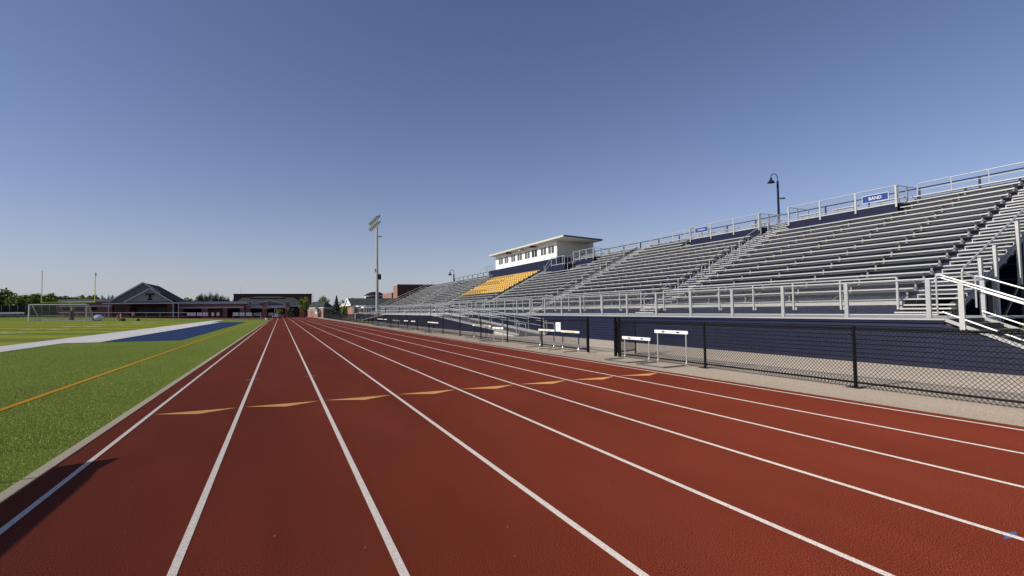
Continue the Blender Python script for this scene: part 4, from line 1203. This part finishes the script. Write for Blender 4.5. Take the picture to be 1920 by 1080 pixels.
# projecting front gable
YQ = YP - 4
fa, fl_, fr_ = onY(281, 541, YQ), onY(232, 567, YQ), onY(324, 567, YQ)
MB().prism([(fl_[0] + .3, fl_[2]), (fr_[0] - .3, fl_[2]), (fa[0], fa[2] - .2)], 'y', YQ + .3, YQ + .5).build('front_gable', GREYS2, b2, local=False)
rf = MB()
for xe in (fl_[0], fr_[0]):
    rf.add([(fa[0], YQ, fa[2]), (fa[0], YP + 3, fa[2]), (xe, YP + 3, fl_[2]), (xe, YQ, fl_[2]), (fa[0], YQ, fa[2] - .15), (fa[0], YP + 3, fa[2] - .15), (xe, YP + 3, fl_[2] - .15), (xe, YQ, fl_[2] - .15)],
           [(0, 1, 2, 3), (4, 7, 6, 5), (0, 3, 7, 4), (3, 2, 6, 7)])
rf.build('front_roof', SHING, b2, local=False)
MB().bar((fl_[0], YQ - .06, fl_[2]), (fa[0], YQ - .06, fa[2]), .1, .34).bar((fa[0], YQ - .06, fa[2]), (fr_[0], YQ - .06, fl_[2]), .1, .34).build('front_trim', TRIM, b2, local=False)
A = onY(202, 568.5, YQ)
MB().box(el[0] - .1, YQ - .02, A[2] - .22, fr_[0] + 1.6, YQ + .25, A[2] + .10).build('eave_beam', TRIM, b2, local=False)
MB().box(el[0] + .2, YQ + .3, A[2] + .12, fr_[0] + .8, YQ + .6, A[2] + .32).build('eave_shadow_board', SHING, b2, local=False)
ex0, ex1, ez0, ez1 = rect_on(YQ, 273, 550, 288.5, 562.5)
T_ = MB(); hh = ez1 - ez0; cx_ = (ex0 + ex1) / 2; ww = ex1 - ex0
T_.box(ex0, YQ + .18, ez1 - hh * .22, ex1, YQ + .29, ez1).box(ex0, YQ + .19, ez1 - hh * .34, ex0 + ww * .12, YQ + .285, ez1 - hh * .22).box(ex1 - ww * .12, YQ + .19, ez1 - hh * .34, ex1, YQ + .285, ez1 - hh * .22)
T_.box(cx_ - ww * .16, YQ + .185, ez0 + hh * .18, cx_ + ww * .16, YQ + .288, ez1 - hh * .22).box(cx_ - ww * .27, YQ + .18, ez0, cx_ + ww * .27, YQ + .29, ez0 + hh * .18)
T_.build('letter_emblem', EMBL, b2, local=False)
for x in (203.5, 324.5, 334.5):
    q = onY(x, 575, YQ); MB().box(q[0] - .09, YQ - .02, zb2 - 1, q[0] + .09, YQ + .2, A[2] - .22).build('post', TRIM, b2, local=False)
for xa, xb in ((235, 242), (313, 320)):
    q0, q1 = onY(xa, 575, YQ), onY(xb, 575, YQ); MB().box(q0[0], YQ + .6, zb2 - 1, q1[0], YP + .4, A[2] - .2).build('brick_pier', BRICKD, b2, local=False)
X0, X1, c0, c1 = rect_on(YP, 252, 576.5, 310, 586)
MB().box(X0, YP + .45, c0, X1, YP + .495, c1).build('window_strip', mat('teal_glass', (.02, .035, .04), .25), b2, local=False)
X0, X1, c0, c1 = rect_on(YP, 281.5, 576.6, 292, 585.8)
MB().box(X0, YP + .42, c0, X1, YP + .448, c1).build('window_frame', BRICKD, b2, local=False)
# flat brick building, right of pavilion
b3 = bld('brick_building', 400, 166, 'long flat roofed brick building behind the white banners')
X0, X1, Zb, Zt = rect_on(166, 334, 569.5, 457.5, 597)
_, _, zo, _ = rect_on(166, 334, 560, 457, 576.5)
MB().box(X0, 166, zo, X1, 184, Zt).box(X0, 169.2, Zb - .4, X1, 184, zo).build('wall', BRICK, b3, local=False)
A, Bx, c0, c1 = rect_on(166, 338, 565.8, 459, 569.4)
MB().box(A, 165.6, c0 + .003, Bx + .3, 184.4, c1).build('fascia', TRIM, b3, local=False)
A, Bx, c0, c1 = rect_on(166, 338, 575.7, 457, 577.2)
MB().box(A, 165.93, c0 - .01, Bx - .02, 165.995, c1).build('stone_band', TRIM, b3, local=False)
for xa, xb in ((336, 343), (378, 390), (418, 426), (450, 457.5)):
    q0, q1 = onY(xa, 580, 166), onY(xb, 580, 166)
    MB().box(q0[0], 166.01, Zb - .4, q1[0], 167.5, zo - .003).build('brick_pier', BRICK, b3, local=False)
for xa, xb in ((345, 376), (428, 449)):
    q0, q1 = onY(xa, 580, 169.2), onY(xb, 580, 169.2)
    MB().box(q0[0], 169.12, Zb, q1[0], 169.19, zo - .1).build('door', DARKIN, b3, local=False)
A, Bx, c0, c1 = rect_on(170, 403, 563, 425, 565.6)
MB().box(A, 172, c0, Bx, 176, c1 + .05).build('roof_unit', SHING, b3, local=False)
A, Bx, c0, c1 = rect_on(170, 350, 562.4, 437, 565.6)
MB().prism([(A, c0 - .2), (Bx, c0 - .2), (Bx - 2, c1), (A + 2, c1)], 'y', 178, 184).build('rear_roof', SHINGG, b3, local=False)
# dark hall
b4 = bld('hall', 510, 215, 'large dark brick hall with a flat roof behind the stadium entrance')
q0, q1 = onY(438, 549.5, 215), onY(584.5, 552, 215)
zt4 = (q0[2] + q1[2]) / 2
MB().box(q0[0], 215, 0, q1[0], 245, zt4 - .35).build('wall', BRICKD, b4, local=False)
MB().box(q0[0] - .15, 214.8, zt4 - .347, q1[0] + .15, 245.2, zt4).build('parapet', SHING, b4, local=False)
MB().tube((q0[0] + 2.1, 220, zt4), (q0[0] + 2.1, 220, zt4 + 2.7), .04, 6).build('antenna', STEEL, b4, local=False)
q = onY(587, 556, 213)
MB().tube((q[0], 213, 0), (q[0], 213, q[2]), .08, 6).box(q[0] - .5, 212.9, q[2], q[0] + .1, 213.1, q[2] + .1).build('roof_pole', STEEL, b4, local=False)
# entrance building with letters
YN = 182
b5 = bld('entrance_building', 500, YN, 'grey roofed entrance building with a lettered gable and dark glass front')
l0, r0 = onY(432, 573.5, YN), onY(570, 575, YN)
ze5 = l0[2]
MB().box(l0[0] + 1, YN + 1.5, 0, r0[0] - 1, YN + 16, ze5).build('wall', DARKIN, b5, local=False)
rl_, rr2 = onY(454, 557.5, YN + 6), onY(551, 559, YN + 6)
zr = (rl_[2] + rr2[2]) / 2
MB().add([(l0[0], YN, ze5), (r0[0], YN, ze5), (r0[0], YN + 18, ze5), (l0[0], YN + 18, ze5), (rl_[0], YN + 6, zr), (rr2[0], YN + 6, zr), (rr2[0], YN + 12, zr), (rl_[0], YN + 12, zr)],
         [(0, 1, 5, 4), (1, 2, 6, 5), (2, 3, 7, 6), (3, 0, 4, 7), (4, 5, 6, 7), (0, 3, 2, 1)]).build('roof', SHINGG, b5, local=False)
c0_, c1_ = onY(478, 556.2, YN + 7.5), onY(525, 556.6, YN + 7.5)
MB().add([(c0_[0] - 1.6, YN + 5, zr - .1), (c1_[0] + 1.6, YN + 5, zr - .1), (c1_[0] + 1.6, YN + 11, zr - .1), (c0_[0] - 1.6, YN + 11, zr - .1), (c0_[0], YN + 7.5, c0_[2]), (c1_[0], YN + 7.5, c0_[2])],
         [(0, 1, 5, 4), (1, 2, 5), (2, 3, 4, 5), (3, 0, 4)]).build('upper_roof', SHINGG, b5, local=False)
MB().box(l0[0] - .1, YN - .15, ze5 - .45, r0[0] + .1, YN - .01, ze5 + .05).build('fascia', TRIM, b5, local=False)
YG = 172
g0, g1, ga = onY(462, 573, YG), onY(541, 573, YG), onY(505, 563.3, YG)
gz = g0[2]
MB().prism([(g0[0], gz), (g1[0], gz), (ga[0], ga[2] - .25)], 'y', YG + .1, YG + .3).build('gable', GREYS2, b5, local=False)
rf = MB()
for e in (g0, g1):
    rf.add([(ga[0], YG, ga[2]), (ga[0], YN + 2, ga[2]), (e[0], YN + 2, gz), (e[0], YG, gz), (ga[0], YG, ga[2] - .12), (ga[0], YN + 2, ga[2] - .12), (e[0], YN + 2, gz - .12), (e[0], YG, gz - .12)], [(0, 1, 2, 3), (4, 7, 6, 5), (0, 3, 7, 4), (3, 2, 6, 7)])
rf.build('gable_roof', SHINGG, b5, local=False)
MB().bar((g0[0], YG - .05, gz), (ga[0], YG - .05, ga[2]), .08, .26).bar((ga[0], YG - .05, ga[2]), (g1[0], YG - .05, gz), .08, .26).build('gable_trim', TRIM, b5, local=False)
_, _, f0, f1 = rect_on(YG, 462, 573, 541, 577.3)
MB().box(g0[0], YG - .1, f0, g1[0], YG + .2, f1 - .003).build('entrance_beam', TRIM, b5, local=False)
lt = MB(); rnd = random.Random(11); x = 487.5
while x < 533:
    if not 491 < x < 502:
        w1 = rnd.uniform(2.0, 2.8)
        a, b = onY(x, 568.6, YG), onY(x + w1 * .85, 572.7, YG)
        k = rnd.choice((0, 1, 2)); z0, z1 = b[2], a[2]; t = (b[0] - a[0]) * .3
        lt.box(a[0], YG + .02, z0, a[0] + t, YG + .09, z1)
        if k != 1: lt.box(b[0] - t, YG + .02, z0, b[0], YG + .09, z1)
        lt.box(a[0] + t, YG + .03, (z0 if k == 1 else z1 - .12), b[0], YG + .085, (z0 + .12 if k == 1 else z1))
    x += 3.1
lt.build('far_lettering', EMBL, b5, local=False)
for xa in (515.5, 519):
    q = onY(xa, 580, YG); MB().box(q[0] - .12, YG - .02, 0, q[0] + .12, YG + .22, f0 - .003).build('column', TRIM, b5, local=False)
m = MB()
for xa in (480, 485, 490, 503, 507): 
    q = onY(xa, 578.8, YG + 1); m.box(q[0] - .2, YG + 1, q[2] - .12, q[0] + .2, YG + 1.1, q[2] + .1)
m.build('ceiling_light', TRIM, b5, local=False)
MB().box(g0[0], YG + .4, f0 - .05, g1[0], YN + 1.4, f0 - .02).build('canopy_ceiling', DARKIN, b5, local=False)
# freestanding brick pillars
for (xa, xb, yt, Y, lab) in ((461, 469.5, 573, 168, 'short brick pillar left of the entrance gable'), (491.5, 500, 565.3, 165, 'tall brick pillar before the left half of the lettered gable'), (535, 543.3, 565, 165, 'tall brick pillar right of the lettered gable'), (562.5, 571.5, 574, 160, 'shorter brick pillar right of the dark round bush')):
    A, Bx, c0, c1 = rect_on(Y, xa, yt, xb, 594)
    o = empty('brick_pillar', ((A + Bx) / 2, Y, 0), label=lab, cat='pillar', group='brick pillars at the stadium entrance')
    MB().box(A, Y, -.3, Bx, Y + .9, c1 - .12).build('shaft', BRICK, o, local=False)
    MB().box(A - .06, Y - .06, c1 - .117, Bx + .06, Y + .96, c1).build('cap', CREAM, o, local=False)
    zz = onY(xa, 577.5, Y)[2]
    MB().box(A - .03, Y - .03, zz - .1, Bx + .03, Y + .93, zz + .08).build('stone_band', CREAM, o, local=False)
# ticket house
YT = 150
b6 = bld('ticket_house', 600, YT, 'small brick ticket house with a grey hipped roof')
pA, pB, pC = onY(577, 578, 158), onY(606, 578, 147), onY(625, 578, 159)
vA, vB, vC = (Vector((p_[0], p_[1])) for p_ in (pA, pB, pC)); vD = vA + vC - vB
zE = pB[2]
MB().prism([tuple(v_) for v_ in (vA, vB, vC, vD)], 'z', -.3, zE - .1).build('wall', BRICKO, b6, local=False)
cen = (vA + vC) / 2
ev = [cen + (v_ - cen) * 1.13 for v_ in (vA, vB, vC, vD)]
mBC, mAD = (ev[1] + ev[2]) / 2, (ev[0] + ev[3]) / 2
r1, r0_ = mBC.lerp(mAD, .20), mAD.lerp(mBC, .03)
zR = onY(600, 564.6, 153)[2]
zE2 = onY(606, 576.3, ev[1].y)[2]
MB().add([(v_.x, v_.y, zE2) for v_ in ev] + [(r0_.x, r0_.y, zR), (r1.x, r1.y, zR)], [(0, 1, 5, 4), (1, 2, 5), (2, 3, 4, 5), (3, 0, 4), (3, 2, 1, 0)]).build('roof', SHINGG, b6, local=False)
m = MB()
for i0, i1 in ((0, 1), (1, 2), (2, 3), (3, 0)): m.bar((ev[i0].x, ev[i0].y, zE2 - .12), (ev[i1].x, ev[i1].y, zE2 - .12), .05, .2)
m.build('fascia', WHITE, b6, local=False)
nAB = Vector((vB.y - vA.y, -(vB.x - vA.x))).normalized()
if nAB.x > 0: nAB = -nAB
def onAB(t, z, off=.04):
    p_ = vA.lerp(vB, t) + nAB * off; return (p_.x, p_.y, z)
MB().bar(onAB(0, zE - .35), onAB(1, zE - .35), .05, .28).build('stone_band', CREAM, b6, local=False)
zh = onY(596, 588, 151)[2]
MB().bar(onAB(.5, zh + .25), onAB(.82, zh + .25), .05, .8).build('hatch', TRIM, b6, local=False)
MB().bar(onAB(.33, -.2, .4), onAB(.33, zE - .1, .4), .2).build('post', WHITE, b6, local=False)
# long dark-roofed building with white gable
YW = 128
b7 = bld('park_building', 660, YW, 'long dark roofed building with a small white gable and pale fascia')
ne = onY(658.6, 573, YW); GXp = ne[0]
fe, apx = onX(646.3, 573.5, GXp), onX(652.2, 560.2, GXp)
ze7, yR = ne[2], (YW + fe[1]) / 2
zA = onX(652.2, 560.2, GXp)[2]
w1 = onY(705, 575, YW)[0] + 9
MB().box(GXp + .5, YW + .8, -.3, GXp + 4, fe[1] - .8, ze7 - .02).build('brick_wall', BRICKO, b7, local=False)
MB().box(GXp + 4.003, YW + 3, -.3, w1, fe[1] - 1, ze7 - .03).build('shaded_wall', BRICKD, b7, local=False)  # shade of this wall painted in as a darker brick
MB().prism([(YW, ze7), (fe[1], ze7), (yR, zA)], 'x', GXp, GXp + .3).build('white_gable', WHITE, b7, local=False)
MB().prism([(yR - 2.6, ze7 + .35), (yR + 2.6, ze7 + .35), (yR, zA - .95)], 'x', GXp - .04, GXp - .003).build('gable_recess', GREYS2, b7, local=False)
MB().add([(GXp - .25, YW - .5, ze7 - .05), (w1, YW - .5, ze7 - .05), (w1, yR, zA + .12), (GXp - .25, yR, zA + .12), (GXp - .25, fe[1] + .5, ze7 - .05), (w1, fe[1] + .5, ze7 - .05)],
         [(0, 1, 2, 3), (3, 2, 5, 4), (0, 3, 4)][:2]).build('roof', SHINGG, b7, local=False)
MB().bar((GXp - .2, YW - .5, ze7 - .02), (GXp - .2, yR, zA + .06), .16, .3).bar((GXp - .2, yR, zA + .06), (GXp - .2, fe[1] + .5, ze7 - .02), .16, .3).build('gable_trim', WHITE, b7, local=False)
_, _, f0, f1 = rect_on(YW, 659, 572.8, 705, 575.5)
MB().box(GXp + .31, YW - .62, f0, w1, YW - .52, f1).build('fascia', CREAM, b7, local=False)
for x in (663.5, 675):
    q = onY(x, 580, YW); MB().box(q[0] - .13, YW - .1, -.3, q[0] + .13, YW + .18, ze7 - .1).build('column', CREAM, b7, local=False)
for yy_ in (YW + .1, fe[1] - .4):
    MB().box(GXp + .05, yy_, -.3, GXp + .3, yy_ + .28, ze7 - .05).build('column', CREAM, b7, local=False)
PXp = onY(646.5, 575, 150)[0] - 1.0
na, nb_, nc_ = onX(645.5, 574.5, PXp), onX(636.5, 576, PXp), onX(641.5, 568.8, PXp)
MB().prism([(na[1], na[2]), (nb_[1], na[2]), ((na[1] + nb_[1]) / 2, nc_[2])], 'x', PXp, PXp + 5).build('porch_gable', CREAM, b7, local=False)
MB().box(PXp + .4, na[1] + .6, -.3, PXp + 5, nb_[1] - .6, na[2] - .003).build('porch', BRICKD, b7, local=False)
# white tent tops and pale shelter
_, _, f0, f1 = rect_on(116, 683, 575, 700, 577.3)
o = empty('shelter', (onY(690, 590, 116)[0], 116, 0), label='open shelter with a white flat roof edge before the dark roof', cat='shelter')
a, b = onY(682, 575, 116)[0], onY(697, 575, 116)[0]
MB().box(a, 116, f0, b, 120, f1).box(a - .6, 120.2, f0 + .35, b - .8, 124, f1 + .32).build('roof', WHITE, o, local=False)
for t in (.05, .35, .65, .95): MB().box(a + (b - a) * t - .06, 116.1, 0, a + (b - a) * t + .06, 116.25, f0 - .003).build('post', CREAM, o, local=False)
q = onY(682, 590, 118)
o = MB(); n = 10
o.add([(q[0] + 1.7 * cos(pi * k / n), 118 + yy, onY(682, 590, 118)[2] + .42 * sin(pi * k / n)) for yy in (0, 3) for k in range(n + 1)], [(k, k + 1, n + 2 + k, n + 1 + k) for k in range(n)] + [tuple(range(n + 1))])
o.box(q[0] - 1.65, 118.1, 0, q[0] + 1.65, 120.9, onY(682, 590, 118)[2] - .003)
tag(o.build('covered_vehicle', WHITEM), 'white covered vehicle parked behind the far black fence', 'vehicle')
# round building
q0, q1 = onY(684, 555, 300), onY(722, 555, 300)
rc = (q1[0] - q0[0]) / 2; cx_ = (q0[0] + q1[0]) / 2
b8 = empty('round_building', (cx_, 300, 0), label='distant white round building with windows under a dark domed roof', cat='building')
zc0, zc1, zc2 = onY(690, 561, 300)[2], onY(690, 554.3, 300)[2], onY(700, 547, 300)[2]
MB().lathe((0, 0, 0), [(rc, 0), (rc, zc1)], 40).build('drum', WHITE, b8)
MB().lathe((0, 0, 0), [(rc + .4, zc1), (rc * .75, zc1 + (zc2 - zc1) * .55), (rc * .4, zc2 - .2), (0, zc2 + .1)], 40).build('roof', SHING, b8)
for k in range(18):
    a = -pi / 2 + (k - 9) * .13
    c_, s_ = cos(a), sin(a); R2 = rc + .05; z_ = zc1 - 1.6
    t = Vector((-s_, c_, 0)) * .55; c = Vector((c_ * R2, s_ * R2, z_))
    MB().add([c - t, c + t, c + t + Vector((0, 0, 1.1)), c - t + Vector((0, 0, 1.1)), c - t - Vector((c_, s_, 0)) * .3, c + t - Vector((c_, s_, 0)) * .3, c + t + Vector((-c_ * .3, -s_ * .3, 1.1)), c - t + Vector((-c_ * .3, -s_ * .3, 1.1))], [(0, 1, 2, 3), (4, 7, 6, 5), (0, 4, 5, 1), (3, 2, 6, 7)]).build('window', GLASSD2, b8)
# brick tower block
YK = 175
b9 = bld('brick_block', 760, YK, 'tall brick block with one sunlit orange side behind the stand end')
q0 = onY(745, 533, YK); q1 = onY(812, 533, YK)
MB().box(q0[0] + .003, YK - .003, 0, q1[0] + 14, YK + .2, q0[2] - .2).build('front_wall', BRICKD, b9, local=False)  # face turned from the sun, its shade put into a darker brick colour
d2 = YK * (745 - 527) / (736.5 - 527)
MB().box(q0[0], YK + .2, 0, q1[0] + 14, d2, q0[2] - .2).build('wall', BRICKO, b9, local=False)
MB().box(q0[0] - .1, YK - .1, q0[2] - .197, q1[0] + 14, d2 + .1, q0[2] + .05).build('coping', TRIM, b9, local=False)
q2 = onY(735.8, 548.5, d2 + .5)
MB().box(q2[0] - .3, d2 + .3, 0, q2[0] + 12, d2 + 18, q2[2]).build('lower_wing', BRICKO, b9, local=False)

# ------------------------------------------------------------------ white banners on the far fence
Yb = 150
bp = [(351, 356.2), (357.3, 362), (362.8, 367), (369.6, 374.2), (375, 379), (380, 385), (385.6, 390), (396.5, 401.5), (406.3, 411.5), (437.8, 447.3), (449.3, 454), (454.6, 458.8), (461.2, 471.8)]
ords = ['leftmost white banner of the row before the brick building', 'second white banner from the left', 'third white banner, close right of the second', 'fourth white banner, left of a group of four', 'fifth white banner in the tight group of four', 'sixth white banner in the tight group of four', 'seventh white banner, right end of the group of four', 'lone white banner in the middle of the row', 'lone white banner right of the middle one', 'wide white banner beside the person in the white cap', 'narrow white banner left of its twin near the entrance', 'narrow white banner right of its twin near the entrance', 'wide white banner at the right end of the row']
for (a, b), lab in zip(bp, ords):
    A, Bx, c0, c1 = rect_on(Yb, a, 586, b, 592.2)
    o = empty('banner', ((A + Bx) / 2, Yb, c0), label=lab, cat='banner', group='white banners on the far fence')
    MB().box(-(Bx - A) / 2, -.02, 0, (Bx - A) / 2, .0, c1 - c0).build('panel', WHITE, o)
    MB().box(-(Bx - A) / 2 - .04, .003, -.3, -(Bx - A) / 2 + .01, .05, c1 - c0 + .05).build('stake', STEEL, o)
for (a, b, lab) in ((476.5, 488, 'grey screen panel between the end banner and the tall pillar'), (503, 513, 'grey screen panel right of the tall brick pillar')):
    A, Bx, c0, c1 = rect_on(151, a, 586.5, b, 592.5)
    o = empty('screen_panel', ((A + Bx) / 2, 151, c0), label=lab, cat='panel')
    MB().box(-(Bx - A) / 2, 0, 0, (Bx - A) / 2, .05, c1 - c0).build('panel', GREYS2, o)
    MB().box(-(Bx - A) / 2 - .06, -.01, -.3, -(Bx - A) / 2 - .003, .06, c1 - c0).build('stake', STEEL, o)
# white cart by the entrance
q = onY(518, 592.5, 150)
o = empty('utility_cart', (q[0], 150, 0), label='white utility cart parked by the stadium entrance', cat='cart')
MB().prism([(-1.0, .3), (1.0, .3), (1.05, .65), (.5, .72), (.35, 1.15), (-.25, 1.2), (-.35, .75), (-1.0, .7)], 'y', -.5, .5).build('body', WHITE, o)
MB().box(-1.25, -.6, 1.02, -.2, .6, 1.1).build('canopy', WHITE, o)
MB().box(-1.15, -.5, .7, -1.1, .5, 1.02).box(-.4, -.5, .7, -.35, .5, 1.02).build('canopy_post', STEEL, o)
for xx in (-.6, .65):
    for yy in (-.52, .42):
        t = MB(); t.tube((xx, yy, .22), (xx, yy + .12, .22), .22, 12); t.build('wheel', DARKIN, o)
q = onY(528, 592.5, 148)
o = empty('dark_equipment', (q[0], 148, 0), label='dark field equipment trailer right of the white cart', cat='trailer')
MB().prism([(-.9, .2), (.9, .2), (.7, .8), (-.7, .9)], 'y', -.5, .5).build('body', GREYS, o)
for xx in (-.5, .55): MB().tube((xx, -.55, .2), (xx, -.4, .2), .2, 12).build('wheel', DARKIN, o)
# lectern-like stands on the far curb and a white bucket
q = onY(529.5, 598.2, 122)
q = onY(499.5, 597.8, 116)
o = empty('bucket', (q[0], 116, 0), label='white bucket standing at the far tip of the grass', cat='bucket')
MB().lathe((0, 0, 0), [(.16, 0), (.22, .36), (.20, .36), (.15, .03), (0, .03)], 14).build('body', WHITE, o)
MB().path([(.21, 0, .35), (.1, 0, .5), (-.1, 0, .5), (-.21, 0, .35)], .01, 5).build('handle', STEEL, o)
q = onY(488.8, 594, 146)
o = empty('marker_post', (q[0], 146, 0), label='pale slim post standing before the tall brick pillar', cat='post')
MB().box(-.13, -.06, 0, .13, .06, onY(488, 585, 146)[2]).build('panel', TRIM, o); MB().box(-.2, -.15, 0, .2, .15, .05).build('foot', STEEL, o)

# ------------------------------------------------------------------ perimeter fence with dark screen, aluminium bench, netting rail
zs_ = lambda x: zg(onY(x, 592, 160)[0])
a, b = onY(-60, 590, 158)[0], onY(107, 590, 158)[0]
pf = empty('screened_fence', (b, 158, 1.2), label='dark screened fence below the trees at far left', cat='fence')
zt_ = onY(60, 572.5, 158)[2]
MB().box(a, 158, .8, b, 158.03, zt_).build('screen', mat('dark_screen', (.025, .026, .024), .9, noise=.25, nscale=1), pf, local=False)
m = MB()
for k in range(12): m.tube((a + k * (b - a) / 11, 157.95, .6), (a + k * (b - a) / 11, 157.95, zt_ + .05), .05, 6)
m.build('post', STEEL, pf, local=False)
a, b = onY(-30, 588.5, 140)[0], onY(43.5, 588.5, 140)[0]
z_ = onY(40, 587, 140)[2]
o = empty('team_bench', (b, 140, 1.0), label='long white aluminium team bench at the far left edge', cat='bench')
MB().box(a, 140, z_ - .18, b, 140.5, z_).build('seat', WHITEM, o, local=False)
MB().box(a, 140.55, z_ + .05, b, 140.6, z_ + .2).build('backrest', ALU, o, local=False)
for k in range(8): MB().box(a + k * (b - a - .1) / 7, 140.05, .6, a + k * (b - a - .1) / 7 + .1, 140.45, z_ - .183).build('leg', STEEL, o, local=False)
# pale pipe rail in front of the buildings
m = MB(); rf_ = empty('pipe_rail', (onY(300, 590, 154)[0], 154, 1.0), label='thin pale pipe rail running before the brick buildings', cat='rail')
for ylev in (586.2,):
    a, b = onY(110, ylev, 154), onY(350, ylev, 154); MB().tube((a[0], 154, a[2]), (b[0], 154, b[2]), .055, 6).build('rail', TRIM, rf_, local=False)
a, b = onY(0, 592.2, 154), onY(350, 593, 154); MB().tube((a[0], 154, a[2]), (b[0], 154, b[2]), .045, 6).build('rail', TRIM, rf_, local=False)
for x in range(118, 350, 26):
    q0, q1 = onY(x, 586, 154), onY(x, 596, 154); MB().tube((q0[0], 154, q0[2]), (q0[0], 154, q1[2] - .5), .045, 6).build('post', TRIM, rf_, local=False)
for x in (335, 337.5):
    pass

# ------------------------------------------------------------------ unseen board added beside the field, shaped to cast the shadow on lane one
kz = tan(SUN_EL) 
def caster(sx, sy_, z): return (sx - z / kz * (1), sy_ + z / kz * .035, z)
pz0, pz1 = 1.50, 1.50 + .47 * kz
bo = empty('shadow_board', caster(-.26, 6.2, pz0)[:2] + (0,), label='unseen dark board on a thin post, added to cast the lane one shadow', cat='board')
y_far = 6.62
c = [caster(-.26, -3.2, pz0), caster(-.26, 6.62, pz0), caster(.24, 6.74, pz1), caster(.24, 6.38, pz1), caster(.22, 6.36, pz1 - .02), caster(.21, -3.2, pz1)]
xa = c[0][0]
vv = []
poly = [(p_[1], p_[2]) for p_ in (caster(-.26, -3.2, pz0), caster(-.26, 6.62, pz0))]
P0 = [caster(-.26, -3.2, pz0), caster(-.26, 6.60, pz0), caster(.25, 6.72, pz1), caster(.16, 6.30, pz1 - .06), caster(.19, 6.0, pz1 - .03), caster(.20, -3.2, pz1 - .02)]
m = MB(); n = len(P0)
m.add([(p_[0], p_[1], p_[2]) for p_ in P0] + [(p_[0] - .03, p_[1], p_[2] + .03 * kz) for p_ in P0], [tuple(range(n)), tuple(range(n, 2 * n))[::-1]] + [(k, n + k, n + (k + 1) % n, (k + 1) % n) for k in range(n)])
m.build('panel', DCL, bo, local=False)
pp = caster(-.26, 6.22, pz0)
MB().tube((pp[0], pp[1], 0), (pp[0], pp[1], pz0 + .01), .014, 8).build('post', STEEL, bo, local=False)
pp = caster(-.26, -2.6, pz0)
MB().tube((pp[0], pp[1], 0), (pp[0], pp[1], pz0 + .01), .014, 8).build('post', STEEL, bo, local=False)
